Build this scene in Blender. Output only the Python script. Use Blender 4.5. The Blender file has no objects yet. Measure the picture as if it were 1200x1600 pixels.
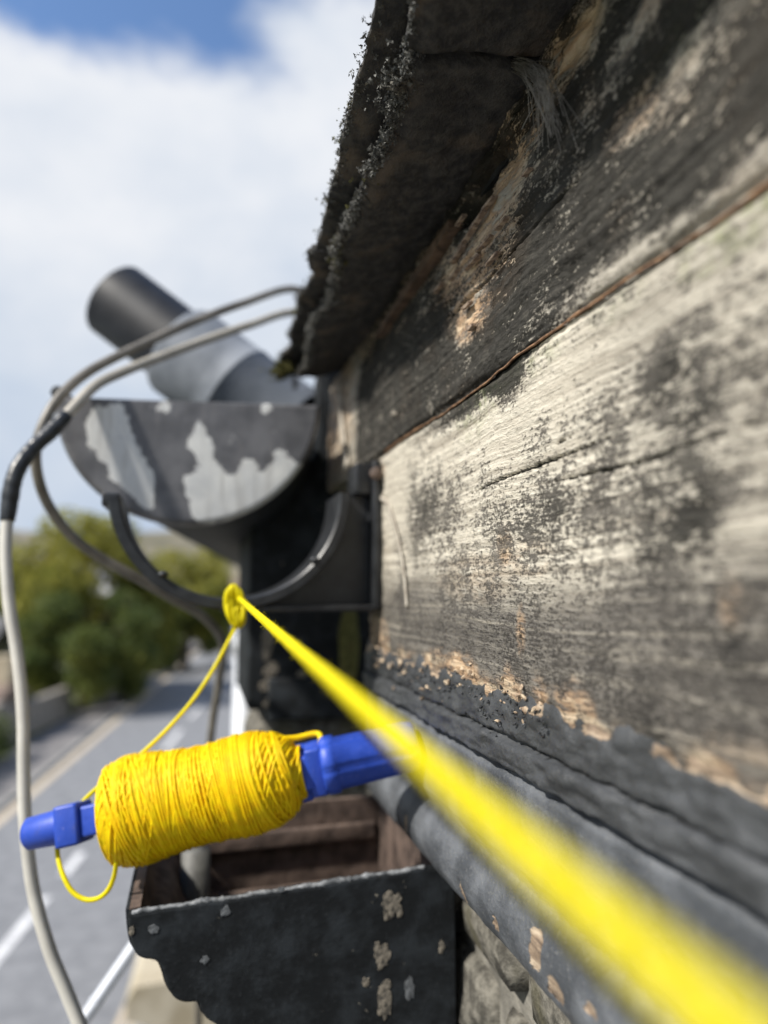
import bpy, bmesh, math, random
import numpy as np
from mathutils import Vector, Matrix

# ------------------------------------------------------------------ camera, sky, sun, exposure
CZ = 6.4                                   # eye height above the road: the eaves of a two-storey house
F_PX = 1600 * 24 / 36                      # focal length in photograph pixels
PITCH = math.atan(118 / F_PX)
YAW = math.atan(295 / F_PX * math.cos(PITCH))
SC = bpy.context.scene
cam_d = bpy.data.cameras.new('camera')
cam = bpy.data.objects.new('camera', cam_d)
SC.collection.objects.link(cam)
SC.camera = cam
cam_d.sensor_fit = 'VERTICAL'; cam_d.sensor_height = 36; cam_d.sensor_width = 27; cam_d.lens = 24
cam_d.clip_start = 0.004; cam_d.clip_end = 3000
cam.location = (0, 0, CZ)
cam.rotation_euler = (math.pi / 2 + PITCH, 0, -YAW)
cam_d.dof.use_dof = True
cam_d.dof.focus_distance = 0.188
cam_d.dof.aperture_fstop = 6.3
cam_d.dof.aperture_blades = 0

SUN_DIR = Vector((-0.66, -0.20, 0.70)).normalized()      # towards the sun
sun_el = math.asin(SUN_DIR.z); sun_az = math.atan2(SUN_DIR.x, SUN_DIR.y)
sun_d = bpy.data.lights.new('sun', 'SUN'); sun_d.energy = 3.4; sun_d.angle = math.radians(2.5); sun_d.color = (1.0, 0.95, 0.87)
sun = bpy.data.objects.new('sun', sun_d); SC.collection.objects.link(sun)
sun.location = (-6, 3, CZ + 8)
sun.rotation_euler = (-SUN_DIR).to_track_quat('-Z', 'Y').to_euler()

SC.view_settings.view_transform = 'Standard'; SC.view_settings.look = 'None'
SC.view_settings.gamma = 1; SC.view_settings.use_curve_mapping = False
SC.view_settings.exposure = 1.0
SC.cycles.use_denoising = True
SC.cycles.max_bounces = 8

world = bpy.data.worlds.new('World'); SC.world = world; world.use_nodes = True


class G:
    """tiny node-graph helper"""
    def __init__(s, tree):
        s.t = tree; s.n = tree.nodes; s.l = tree.links

    def node(s, typ, props=None, **ins):
        n = s.n.new(typ)
        for k, v in (props or {}).items():
            setattr(n, k, v)
        for k, v in ins.items():
            s.put(n, k, v)
        return n

    def put(s, n, key, v):
        if isinstance(key, str) and key.startswith('i') and key[1:].isdigit():
            sock = n.inputs[int(key[1:])]
        else:
            sock = n.inputs[key]
        if hasattr(v, 'is_output'):
            s.l.new(v, sock)
        else:
            if sock.type == 'RGBA' and len(v) == 3:
                v = (*v, 1)
            sock.default_value = v

    def math(s, op, a, b=0.0, clamp=False):
        n = s.node('ShaderNodeMath', {'operation': op, 'use_clamp': clamp}, i0=a, i1=b)
        return n.outputs[0]

    def step(s, v, lo, hi):
        n = s.node('ShaderNodeMapRange', {'interpolation_type': 'SMOOTHSTEP'}, Value=v)
        n.inputs[1].default_value = lo; n.inputs[2].default_value = hi
        return n.outputs[0]

    def mix(s, f, a, b, mode='MIX'):
        n = s.node('ShaderNodeMix', {'data_type': 'RGBA', 'blend_type': mode}, i0=f, i6=a, i7=b)
        return n.outputs[2]

    def noise(s, vec, scale, detail=4, rough=0.55, dist=0.0):
        n = s.node('ShaderNodeTexNoise', None, Vector=vec, Scale=scale, Detail=detail, Roughness=rough, Distortion=dist)
        return n.outputs[0]

    def voro(s, vec, scale, feature='F1'):
        n = s.node('ShaderNodeTexVoronoi', {'feature': feature}, Vector=vec, Scale=scale)
        return n.outputs[0]

    def map(s, vec, scale=(1, 1, 1), loc=(0, 0, 0), rot=(0, 0, 0)):
        n = s.node('ShaderNodeMapping', None, Vector=vec, Scale=scale, Location=loc, Rotation=rot)
        return n.outputs[0]

    def attr(s, name):
        return s.node('ShaderNodeAttribute', {'attribute_name': name}).outputs['Fac']

    def ramp(s, v, stops):
        n = s.node('ShaderNodeValToRGB', None, Fac=v)
        cr = n.color_ramp
        while len(cr.elements) < len(stops):
            cr.elements.new(0.5)
        for e, (p, c) in zip(cr.elements, stops):
            e.position = p; e.color = (*c, 1)
        return n.outputs[0]


# sky: Nishita blue with broken white cloud over it
g = G(world.node_tree); g.n.clear()
tc = g.node('ShaderNodeTexCoord').outputs['Generated']
sky = g.node('ShaderNodeTexSky', {'sky_type': 'NISHITA', 'sun_disc': False, 'sun_elevation': sun_el,
                                  'sun_rotation': sun_az, 'altitude': 50, 'air_density': 1.0, 'dust_density': 0.2, 'ozone_density': 4.5})
sep = g.node('ShaderNodeSeparateXYZ', None, Vector=tc)
up = sep.outputs[2]
SKY_SHIFT = (6.37, 8.82, -7.41)
cv = g.map(tc, (1.0, 1.0, 1.7))
n1 = g.noise(g.map(cv, loc=SKY_SHIFT), 3.2, 8, 0.54, 0.2)
n2 = g.noise(g.map(cv, loc=(7.3, 2.2, 0)), 3.0, 7, 0.55, 0.2)
cover = g.math('ADD', n1, g.math('MULTIPLY', g.math('SUBTRACT', 0.615, up), 1.5))
mask = g.step(cover, 0.34, 0.55)
lift = g.math('MULTIPLY', g.math('MINIMUM', g.math('MAXIMUM', up, 0.0), 0.6), 0.55)
shade = g.math('ADD', g.math('MULTIPLY', n2, 0.75), lift)
ccol = g.ramp(shade, [(0.34, (2.45, 2.95, 3.75)), (0.52, (3.1, 3.48, 4.05)), (0.74, (4.3, 4.42, 4.65))])
skyc = g.mix(mask, sky.outputs[0], ccol)
bg = g.node('ShaderNodeBackground', None, Color=skyc, Strength=0.10)
out = g.node('ShaderNodeOutputWorld')
g.l.new(bg.outputs[0], out.inputs[0])

# ------------------------------------------------------------------ geometry helpers (all coordinates are relative to the eye)
cs, sn = math.cos, math.sin
CR = np.array([cs(YAW), -sn(YAW), 0]); CF = np.array([sn(YAW) * cs(PITCH), cs(YAW) * cs(PITCH), sn(PITCH)])
CU = np.array([-sn(YAW) * sn(PITCH), -cs(YAW) * sn(PITCH), cs(PITCH)])


def ray(x, y): return CF + CR * (x - 600) / F_PX + CU * (800 - y) / F_PX
def at(x, y, Y): d = ray(x, y); return d * (Y / d[1])          # survey a photograph point at a known distance
def ground(x, y): d = ray(x, y); return d * (-CZ / d[2])


rng = np.random.default_rng(5); random.seed(5)


def h3(ix, iy, iz, seed=0):
    n = (ix * 374761393 + iy * 668265263 + iz * 2147483647 * 3 + seed * 144665) & 0xffffffff
    n = ((n ^ (n >> 13)) * 1274126177) & 0xffffffff
    n = ((n ^ (n >> 16)) * 2246822519) & 0xffffffff
    return ((n ^ (n >> 15)) & 0xffff) / 65535.0


def vnoise(p, seed=0):
    p = np.asarray(p, float); i = np.floor(p).astype(np.int64); f = p - i; f = f * f * (3 - 2 * f)
    r = 0
    for a in (0, 1):
        wa = f[..., 0] if a else 1 - f[..., 0]
        for b in (0, 1):
            wb = f[..., 1] if b else 1 - f[..., 1]
            for c in (0, 1):
                wc = f[..., 2] if c else 1 - f[..., 2]
                r = r + wa * wb * wc * h3(i[..., 0] + a, i[..., 1] + b, i[..., 2] + c, seed)
    return r


def fbm(p, oct=4, seed=0, rough=0.5):
    p = np.asarray(p, float); r = 0; a = 1; t = 0
    for k in range(oct):
        r = r + a * vnoise(p * 2 ** k + 17.3 * k, seed + k); t += a; a *= rough
    return r / t


def sst(v, lo, hi):
    t = np.clip((v - lo) / (hi - lo), 0, 1); return t * t * (3 - 2 * t)


OFF = np.array([0, 0, CZ])


def mesh_data(name, V, Fc, mat=None, base=(0, 0, 0), smooth=True, attrs=None):
    me = bpy.data.meshes.new(name)
    V = np.asarray(V, float) - np.asarray(base, float)
    me.from_pydata(V.tolist(), [], [tuple(int(i) for i in f) for f in Fc])
    if smooth:
        me.shade_smooth()
    for k, v in (attrs or {}).items():
        a = me.attributes.new(k, 'FLOAT', 'POINT'); a.data.foreach_set('value', np.asarray(v, np.float32))
    if mat:
        me.materials.append(mat)
    me.update()
    return me


def link(o, parent=None, loc=(0, 0, 0)):
    SC.collection.objects.link(o)
    if parent is not None:
        o.parent = parent
        b = np.array(parent['_b']); o.location = np.asarray(loc, float) - b
    else:
        o.location = np.asarray(loc, float) + OFF
    o['_b'] = [float(q) for q in loc]
    return o


def part(name, V, Fc, mat, parent, smooth=True, attrs=None, base=None, label=None):
    V = np.asarray(V, float)
    if base is None:
        base = V.mean(0)
    o = bpy.data.objects.new(name, mesh_data(name, V, Fc, mat, base, smooth, attrs))
    link(o, parent, base)
    if label:
        o['label'] = label
    return o


def solo(name, V, Fc, mat, label=None, cat=None, group=None, kind=None, smooth=True, attrs=None, base=None):
    V = np.asarray(V, float)
    if base is None:
        base = V.mean(0); base[2] = V[:, 2].min()
    o = bpy.data.objects.new(name, mesh_data(name, V, Fc, mat, base, smooth, attrs))
    link(o, None, base)
    tag(o, label, cat, group, kind)
    return o


def tag(o, label=None, cat=None, group=None, kind=None):
    for k, v in (('label', label), ('category', cat), ('group', group), ('kind', kind)):
        if v:
            o[k] = v


def thing(name, label, cat, loc, group=None):
    o = bpy.data.objects.new(name, None); o.empty_display_size = 0.02
    link(o, None, loc); tag(o, label, cat, group)
    return o


class MB:
    """collects shapes for one mesh"""
    def __init__(s): s.v = []; s.f = []; s.n = 0

    def add(s, V, Fc):
        V = np.asarray(V, float); s.v.append(V); k = s.n
        s.f += [tuple(int(i) + k for i in f) for f in Fc]; s.n += len(V); return s

    @property
    def V(s): return np.concatenate(s.v)


def box(lo, hi):
    a, b = np.asarray(lo, float), np.asarray(hi, float)
    V = np.array([[(a, b)[i & 1][0], (a, b)[i >> 1 & 1][1], (a, b)[i >> 2 & 1][2]] for i in range(8)])
    return V, [(0, 2, 3, 1), (4, 5, 7, 6), (0, 1, 5, 4), (2, 6, 7, 3), (0, 4, 6, 2), (1, 3, 7, 5)]


def bbox_bevel(lo, hi, r):
    """box with bevelled edges"""
    bm = bmesh.new(); V, Fc = box(lo, hi)
    vs = [bm.verts.new(v) for v in V]
    for f in Fc: bm.faces.new([vs[i] for i in f])
    bmesh.ops.bevel(bm, geom=bm.edges[:], offset=r, segments=2, profile=0.6, affect='EDGES')
    bm.verts.index_update()
    V = np.array([v.co[:] for v in bm.verts]); Fc = [[v.index for v in f.verts] for f in bm.faces]
    bm.free(); return V, Fc


def xform(V, loc=(0, 0, 0), rot=(0, 0, 0), scale=(1, 1, 1)):
    from mathutils import Euler
    M = np.array(Euler(rot).to_matrix())
    return (np.asarray(V) * np.asarray(scale)) @ M.T + np.asarray(loc)


def catmull(P, n=10):
    P = np.asarray(P, float); Q = np.vstack([2 * P[0] - P[1], P, 2 * P[-1] - P[-2]]); out = []
    for i in range(1, len(Q) - 2):
        a, b, c, d = Q[i - 1:i + 3]
        for t in np.linspace(0, 1, n, endpoint=False):
            out.append(0.5 * (2 * b + (c - a) * t + (2 * a - 5 * b + 4 * c - d) * t * t + (3 * b - a - 3 * c + d) * t ** 3))
    out.append(P[-1]); return np.array(out)


def tube(P, r, sides=10, caps=True):
    P = np.asarray(P, float); n = len(P); r = np.broadcast_to(np.asarray(r, float), (n,))
    T = np.gradient(P, axis=0); T /= np.linalg.norm(T, axis=1)[:, None] + 1e-12
    u = np.cross(T[0], [0, 0, 1.0]);
    if np.linalg.norm(u) < 1e-3: u = np.cross(T[0], [1.0, 0, 0])
    u /= np.linalg.norm(u); V = []; ang = np.linspace(0, 2 * math.pi, sides, endpoint=False)
    for i in range(n):
        u = u - T[i] * (u @ T[i]); u /= np.linalg.norm(u); w = np.cross(T[i], u)
        V.append(P[i] + r[i] * (np.cos(ang)[:, None] * u + np.sin(ang)[:, None] * w))
    V = np.concatenate(V); Fc = []
    for i in range(n - 1):
        for k in range(sides):
            k2 = (k + 1) % sides
            Fc.append((i * sides + k, i * sides + k2, (i + 1) * sides + k2, (i + 1) * sides + k))
    if caps:
        Fc.append(tuple(range(sides))[::-1]); Fc.append(tuple((n - 1) * sides + k for k in range(sides)))
    return V, Fc


def lathe_axis(A, B, prof, sides=32):
    """prof: (t along A->B in metres, radius); caps closed when radius 0"""
    A = np.asarray(A, float); B = np.asarray(B, float); d = (B - A) / np.linalg.norm(B - A)
    u = np.cross(d, [0, 0, 1.0])
    if np.linalg.norm(u) < 1e-3: u = np.array([1.0, 0, 0])
    u /= np.linalg.norm(u); w = np.cross(d, u); ang = np.linspace(0, 2 * math.pi, sides, endpoint=False)
    V = np.concatenate([A + d * t + r * (np.cos(ang)[:, None] * u + np.sin(ang)[:, None] * w) for t, r in prof])
    Fc = []
    for i in range(len(prof) - 1):
        for k in range(sides):
            k2 = (k + 1) % sides
            Fc.append((i * sides + k, i * sides + k2, (i + 1) * sides + k2, (i + 1) * sides + k))
    return V, Fc


def sweep(prof, ys, closed=True, xoff=None, caps=True):
    """prof: (X,z) polygon swept along Y; xoff(y) shifts X"""
    prof = np.asarray(prof, float); m = len(prof); V = []
    for y in ys:
        dx = xoff(y) if xoff else 0
        V.append(np.column_stack([prof[:, 0] + dx, np.full(m, y), prof[:, 1]]))
    V = np.concatenate(V); Fc = []; mm = m if closed else m - 1
    for i in range(len(ys) - 1):
        for k in range(mm):
            k2 = (k + 1) % m
            Fc.append((i * m + k, i * m + k2, (i + 1) * m + k2, (i + 1) * m + k))
    if caps and closed:
        Fc.append(tuple(range(m))[::-1]); Fc.append(tuple((len(ys) - 1) * m + k for k in range(m)))
    return V, Fc


def ico(sub=1):
    bm = bmesh.new(); bmesh.ops.create_icosphere(bm, subdivisions=sub, radius=1)
    V = np.array([v.co[:] for v in bm.verts]); bm.verts.index_update()
    Fc = [[v.index for v in f.verts] for f in bm.faces]; bm.free(); return V, Fc


ICO1 = ico(1); ICO2 = ico(2); ICO3 = ico(3)


def dense_ys(y0, y1, step, d0, d1, coarse):
    a = list(np.arange(y0, d0, coarse)) if y0 < d0 else []
    b = list(np.arange(max(y0, d0), min(y1, d1), step))
    c = list(np.arange(d1, y1, coarse)) if y1 > d1 else []
    return np.array(a + b + c + [y1])


# ------------------------------------------------------------------ materials
MATS = {}


def new_mat(name):
    m = bpy.data.materials.new(name); m.use_nodes = True
    gg = G(m.node_tree); gg.n.clear()
    b = gg.node('ShaderNodeBsdfPrincipled'); o = gg.node('ShaderNodeOutputMaterial')
    gg.l.new(b.outputs[0], o.inputs[0]); MATS[name] = m
    gg.obj = gg.node('ShaderNodeTexCoord').outputs['Object']
    return m, gg, b


def fin(gg, b, color, rough=0.6, bump=None, bstr=0.5, bdist=0.001, spec=0.5, metal=0.0):
    gg.put(b, 'Base Color', color); gg.put(b, 'Roughness', rough); gg.put(b, 'Specular IOR Level', spec); gg.put(b, 'Metallic', metal)
    if bump is not None:
        n = gg.node('ShaderNodeBump', None, Strength=bstr, Distance=bdist, Height=bump); gg.l.new(n.outputs[0], b.inputs['Normal'])


def simple(name, c1, c2, scale=40, rough=0.6, bstr=0.3, bdist=0.002, spec=0.5, detail=5, lo=0.35, hi=0.65):
    m, gg, b = new_mat(name)
    n = gg.noise(gg.obj, scale, detail, 0.6)
    col = gg.mix(gg.step(n, lo, hi), c1, c2)
    fin(gg, b, col, rough, n, bstr, bdist, spec); return m


# --- weathered plank: bleached timber, black mould and old black paint, orange bare wood, algae (masks come from the mesh)
def plank_mat():
    m, gg, b = new_mat('weathered_wood')
    dark, warm, green, grey = gg.attr('dark'), gg.attr('warm'), gg.attr('green'), gg.attr('grey')
    warp = gg.node('ShaderNodeVectorMath', {'operation': 'ADD'}, i0=gg.obj,
                   i1=gg.map(gg.node('ShaderNodeTexNoise', None, Vector=gg.obj, Scale=15.0, Detail=2.0).outputs[1], (0, 0, 0.006))).outputs[0]
    grain = gg.noise(gg.map(warp, (60, 9, 640)), 1.0, 5, 0.62, 0.15)
    fine = gg.noise(gg.map(warp, (200, 30, 1500)), 1.0, 3, 0.6)
    broad = gg.noise(gg.obj, 38, 4, 0.6)
    wood = gg.ramp(grain, [(0.26, (0.20, 0.17, 0.13)), (0.40, (0.46, 0.415, 0.335)), (0.56, (0.70, 0.65, 0.54))])
    wood = gg.mix(gg.math('MULTIPLY', gg.step(fine, 0.52, 0.72), 0.4), wood, (0.16, 0.13, 0.10))
    wood = gg.mix(gg.math('MULTIPLY', gg.step(broad, 0.4, 0.7), 0.3), wood, (0.45, 0.40, 0.32))
    greyw = gg.ramp(grain, [(0.3, (0.085, 0.077, 0.066)), (0.52, (0.15, 0.137, 0.118)), (0.72, (0.32, 0.29, 0.235))])
    wood = gg.mix(grey, wood, greyw)
    wn = gg.noise(gg.map(warp, (120, 50, 300)), 1.0, 4, 0.65)
    warmc = gg.ramp(wn, [(0.3, (0.10, 0.045, 0.02)), (0.48, (0.40, 0.25, 0.14)), (0.62, (0.64, 0.50, 0.34))])
    wood = gg.mix(gg.math('MULTIPLY', warm, gg.step(wn, 0.36, 0.52)), wood, warmc)
    gn = gg.noise(gg.obj, 260, 4, 0.6)
    wood = gg.mix(gg.math('MULTIPLY', green, gg.step(gn, 0.35, 0.7)), wood, (0.17, 0.20, 0.07))
    # mould: fine grains gathering into clusters, more of them where the mask is high
    s1 = gg.noise(gg.map(gg.obj, (1, 0.8, 1)), 1050, 4, 0.62)
    s2 = gg.noise(gg.map(gg.obj, (1, 0.6, 1)), 230, 4, 0.6)
    s3 = gg.noise(gg.map(gg.obj, (1, 1.0, 0.7)), 60, 3, 0.55)
    c = lambda v, k: gg.math('MULTIPLY', gg.math('SUBTRACT', v, 0.5), k)
    sp = gg.math('ADD', gg.math('ADD', c(s1, 1.5), c(s2, 1.1)), c(s3, 0.7))
    sp = gg.math('SUBTRACT', sp, c(grain, 0.45))
    fl = gg.noise(gg.map(warp, (400, 330, 1400)), 1.0, 3, 0.6)
    sp = gg.math('ADD', sp, c(fl, 1.2))
    lev = gg.math('ADD', sp, gg.math('SUBTRACT', dark, 0.5))
    mk = gg.step(lev, -0.12, 0.26)
    mcol = gg.ramp(s2, [(0.40, (0.006, 0.0066, 0.007)), (0.58, (0.016, 0.0165, 0.0165)), (0.74, (0.055, 0.052, 0.045))])
    soft = gg.ramp(s2, [(0.36, (0.030, 0.028, 0.026)), (0.55, (0.075, 0.069, 0.062)), (0.72, (0.15, 0.138, 0.12))])
    mcol = gg.mix(gg.step(dark, 0.55, 0.8), soft, mcol)
    col = gg.mix(gg.math('MULTIPLY', mk, 0.92), wood, mcol)
    h = gg.math('ADD', gg.math('MULTIPLY', grain, 0.9), gg.math('ADD', gg.math('MULTIPLY', s1, 0.8), gg.math('ADD', gg.math('MULTIPLY', fl, 0.8), gg.math('MULTIPLY', mk, 0.5))))
    rough = gg.math('ADD', gg.math('ADD', 0.34, gg.math('MULTIPLY', s1, 0.25)), gg.math('MULTIPLY', mk, 0.42))
    fin(gg, b, col, rough, h, 0.8, 0.0007, gg.math('SUBTRACT', 0.5, gg.math('MULTIPLY', mk, 0.42)))
    return m


def black_paint(name='black_paint', chips=0.5, base=(0.016, 0.017, 0.019), rough=0.42, dust=(0.11, 0.115, 0.12), spec=0.5):
    m, gg, b = new_mat(name)
    n = gg.noise(gg.obj, 90, 5, 0.6); f = gg.noise(gg.obj, 700, 4, 0.65); s = gg.noise(gg.obj, 240, 5, 0.6)
    col = gg.mix(gg.step(n, 0.4, 0.7), base, tuple(3.0 * q for q in base))
    col = gg.mix(gg.math('MULTIPLY', gg.step(f, 0.55, 0.75), 0.6), col, dust)
    col = gg.mix(gg.math('MULTIPLY', gg.step(s, 0.70, 0.74), chips), col, (0.40, 0.36, 0.29))
    fin(gg, b, col, gg.math('ADD', rough, gg.math('MULTIPLY', f, 0.25)), gg.math('ADD', n, gg.math('MULTIPLY', f, 0.35)), 0.5, 0.0008, spec)
    return m


def moulding_mat():
    """thick black paint over timber, flaked to orange and bare wood (mask 'bare')"""
    m, gg, b = new_mat('flaked_black_paint')
    bare = gg.attr('bare'); tar = gg.attr('tar')
    f = gg.noise(gg.obj, 900, 4, 0.65); s = gg.noise(gg.map(gg.obj, (1, 0.5, 1)), 160, 5, 0.6); n = gg.noise(gg.obj, 55, 5, 0.6)
    col = gg.mix(gg.step(n, 0.35, 0.7), (0.052, 0.057, 0.064), (0.13, 0.139, 0.152))
    col = gg.mix(gg.math('MULTIPLY', gg.step(f, 0.54, 0.72), 0.55), col, (0.17, 0.17, 0.165))
    col = gg.mix(gg.math('MULTIPLY', tar, 0.68), col, (0.026, 0.027, 0.027))
    grain = gg.noise(gg.map(gg.obj, (500, 60, 500)), 1.0, 4, 0.6)
    wood = gg.ramp(grain, [(0.32, (0.07, 0.05, 0.035)), (0.5, (0.27, 0.20, 0.14)), (0.7, (0.50, 0.41, 0.30))])
    mk = gg.step(gg.math('ADD', s, gg.math('MULTIPLY', gg.math('SUBTRACT', bare, 0.5), 0.7)), 0.52, 0.57)
    col = gg.mix(mk, col, wood)
    fin(gg, b, col, gg.math('ADD', 0.36, gg.math('MULTIPLY', f, 0.3)),
        gg.math('ADD', gg.math('MULTIPLY', f, 1.0), gg.math('ADD', gg.math('MULTIPLY', n, 1.0), gg.math('MULTIPLY', mk, gg.math('SUBTRACT', grain, 0.9)))), 0.6, 0.0008, 0.5)
    return m


def peel_mat():
    """galvanised end with black paint peeling off it (mask 'pale')"""
    m, gg, b = new_mat('peeling_gutter_paint')
    pale = gg.attr('pale')
    w = gg.noise(gg.obj, 75, 8, 0.68); n = gg.noise(gg.obj, 45, 6, 0.6); f = gg.noise(gg.obj, 600, 3, 0.6)
    mk = gg.step(gg.math('ADD', pale, gg.math('MULTIPLY', gg.math('SUBTRACT', w, 0.5), 2.6)), 0.46, 0.53)
    dk = gg.mix(gg.step(n, 0.35, 0.7), (0.085, 0.086, 0.094), (0.165, 0.166, 0.176))
    lt = gg.mix(gg.step(n, 0.3, 0.7), (0.56, 0.57, 0.57), (0.74, 0.74, 0.71))
    lt = gg.mix(gg.math('MULTIPLY', gg.step(f, 0.6, 0.75), 0.5), lt, (0.2, 0.2, 0.2))
    lev2 = gg.math('ADD', pale, gg.math('MULTIPLY', gg.math('SUBTRACT', w, 0.5), 2.6))
    rim = gg.step(lev2, 0.36, 0.46)
    dk = gg.mix(gg.math('MULTIPLY', rim, 0.6), dk, (0.26, 0.26, 0.27))
    st = gg.noise(gg.map(gg.obj, (260, 260, 18)), 1.0, 4, 0.6)
    lt = gg.mix(gg.math('MULTIPLY', gg.step(st, 0.5, 0.7), 0.45), lt, (0.33, 0.32, 0.30))
    dk = gg.mix(gg.math('MULTIPLY', gg.step(st, 0.55, 0.75), 0.4), dk, (0.20, 0.19, 0.19))
    fin(gg, b, gg.mix(mk, dk, lt), 0.5, gg.math('SUBTRACT', gg.math('MULTIPLY', n, 0.6), mk), 0.4, 0.0006, 0.45)
    return m


def string_mat(name, c1, c2, fuzz=1800):
    m, gg, b = new_mat(name)
    n = gg.noise(gg.obj, 320, 4, 0.6); f = gg.noise(gg.obj, fuzz, 3, 0.6)
    col = gg.mix(gg.step(n, 0.35, 0.65), c1, c2)
    col = gg.mix(gg.math('MULTIPLY', gg.step(f, 0.5, 0.75), 0.25), col, tuple(0.8 * q for q in c1))
    fin(gg, b, col, 0.55, f, 0.5, 0.0003, 0.35)
    ou = [n for n in gg.n if n.type == 'OUTPUT_MATERIAL'][0]          # polypropylene line lets light through
    tr = gg.node('ShaderNodeBsdfTranslucent', None, Color=col); mx = gg.node('ShaderNodeMixShader', None, i0=0.3, i1=b.outputs[0], i2=tr.outputs[0]); gg.l.new(mx.outputs[0], ou.inputs[0])
    return m


def mossy(name, c1, c2, c3, scale=300):
    m, gg, b = new_mat(name)
    n = gg.noise(gg.obj, scale, 5, 0.65); k = gg.noise(gg.obj, scale * 0.2, 3, 0.5)
    col = gg.mix(gg.step(n, 0.35, 0.68), c1, c2); col = gg.mix(gg.step(k, 0.55, 0.72), col, c3)
    fin(gg, b, col, 0.9, n, 1.0, 0.0015, 0.2); return m


M_WOOD = plank_mat(); M_BLACK = black_paint(); M_MOULD = moulding_mat(); M_PEEL = peel_mat()
M_IRON = black_paint('black_iron', 0.7, (0.008, 0.0095, 0.011), 0.55, (0.035, 0.038, 0.042), 0.22)
M_PLASTIC = simple('black_plastic', (0.012, 0.013, 0.015), (0.024, 0.026, 0.029), 120, 0.38, 0.15, 0.0005)
M_STRING = string_mat('yellow_line', (0.80, 0.70, 0.0), (0.88, 0.77, 0.003))
M_WOUND = string_mat('yellow_wound_line', (0.97, 0.66, 0.0), (0.98, 0.76, 0.0))
def blue_mat():
    m, gg, b = new_mat('blue_plastic')
    n = gg.noise(gg.obj, 120, 5, 0.6); sc = gg.noise(gg.map(gg.obj, (900, 120, 500), rot=(0, .3, .5)), 1.0, 4, 0.7); d = gg.noise(gg.obj, 60, 6, 0.7)
    col = gg.mix(gg.step(n, 0.35, 0.65), (0.016, 0.055, 0.36), (0.026, 0.075, 0.45))
    col = gg.mix(gg.math('MULTIPLY', gg.step(sc, 0.60, 0.72), 0.45), col, (0.16, 0.18, 0.50))
    col = gg.mix(gg.math('MULTIPLY', gg.step(d, 0.55, 0.72), 0.45), col, (0.03, 0.035, 0.12))
    fin(gg, b, col, gg.math('ADD', 0.32, gg.math('MULTIPLY', d, 0.3)), gg.math('ADD', n, sc), 0.2, 0.0005, 0.45); return m


M_BLUE = blue_mat()
M_SLATE = mossy('mossy_slate', (0.036, 0.036, 0.037), (0.082, 0.078, 0.072), (0.125, 0.105, 0.084), 260)
M_CRUST = mossy('lichen_crust', (0.09, 0.09, 0.083), (0.25, 0.25, 0.235), (0.16, 0.14, 0.105), 500)
M_MOSS = mossy('roof_moss', (0.06, 0.06, 0.02), (0.17, 0.16, 0.055), (0.12, 0.10, 0.04), 500)
M_LATH = simple('bare_lath', (0.06, 0.038, 0.024), (0.16, 0.105, 0.07), 200, 0.7, 0.6, 0.001)
M_RUSTCRACK = simple('reddish_splinter', (0.10, 0.05, 0.025), (0.30, 0.17, 0.09), 300, 0.7, 0.6, 0.001)
M_CABLE_G = simple('grey_cable', (0.32, 0.295, 0.245), (0.42, 0.39, 0.33), 60, 0.45, 0.1, 0.0005)
M_CABLE_D = simple('brown_cable', (0.11, 0.098, 0.078), (0.20, 0.182, 0.15), 60, 0.45, 0.1, 0.0005)
M_CABLE_W = simple('white_cable', (0.50, 0.48, 0.43), (0.60, 0.58, 0.52), 60, 0.45, 0.1, 0.0005)
M_TAPE = simple('black_tape', (0.012, 0.014, 0.016), (0.03, 0.034, 0.038), 200, 0.35, 0.5, 0.001)
M_RUST = simple('rusty_iron', (0.05, 0.034, 0.027), (0.125, 0.088, 0.070), 120, 0.75, 0.6, 0.001)
M_GREYPL = simple('grey_socket', (0.105, 0.12, 0.142), (0.19, 0.208, 0.235), 22, 0.75, 0.1, 0.0005)
M_STONE = mossy('rubble_stone', (0.05, 0.047, 0.04), (0.19, 0.178, 0.15), (0.12, 0.11, 0.07), 180)
M_MORTAR = simple('lime_mortar', (0.10, 0.094, 0.08), (0.20, 0.188, 0.16), 80, 0.9, 0.8, 0.004)
M_CREAM = simple('cream_limestone', (0.36, 0.31, 0.22), (0.52, 0.47, 0.37), 14, 0.8, 0.4, 0.004)
M_WHITE = simple('white_plastic', (0.62, 0.64, 0.66), (0.72, 0.74, 0.76), 30, 0.4, 0.05, 0.0005)
M_ZINC = simple('zinc_rod', (0.52, 0.55, 0.60), (0.66, 0.69, 0.74), 50, 0.4, 0.1, 0.0005)
M_FEATHER = simple('dusty_web', (0.20, 0.18, 0.16), (0.34, 0.32, 0.29), 300, 0.8, 0.1, 0.0005)

# ------------------------------------------------------------------ the setting: ground, road, pavements, hill
M_ASPH = simple('asphalt', (0.15, 0.155, 0.165), (0.215, 0.22, 0.23), 3.0, 0.85, 0.3, 0.01, detail=8)
M_PAVE = simple('pavement', (0.13, 0.125, 0.125), (0.20, 0.19, 0.185), 2.0, 0.85, 0.3, 0.01, detail=8)
M_KERB = simple('kerb_stone', (0.24, 0.235, 0.22), (0.32, 0.31, 0.29), 3.0, 0.85, 0.3, 0.01)
M_YLINE = simple('worn_yellow_line', (0.42, 0.35, 0.26), (0.54, 0.46, 0.34), 2.5, 0.8, 0.1, 0.005)
M_WLINE = simple('worn_white_line', (0.5, 0.5, 0.51), (0.72, 0.72, 0.72), 3.0, 0.8, 0.1, 0.005)
M_GRASS = simple('rough_grass', (0.04, 0.055, 0.018), (0.10, 0.11, 0.04), 0.6, 0.95, 0.5, 0.1, detail=8)
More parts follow.
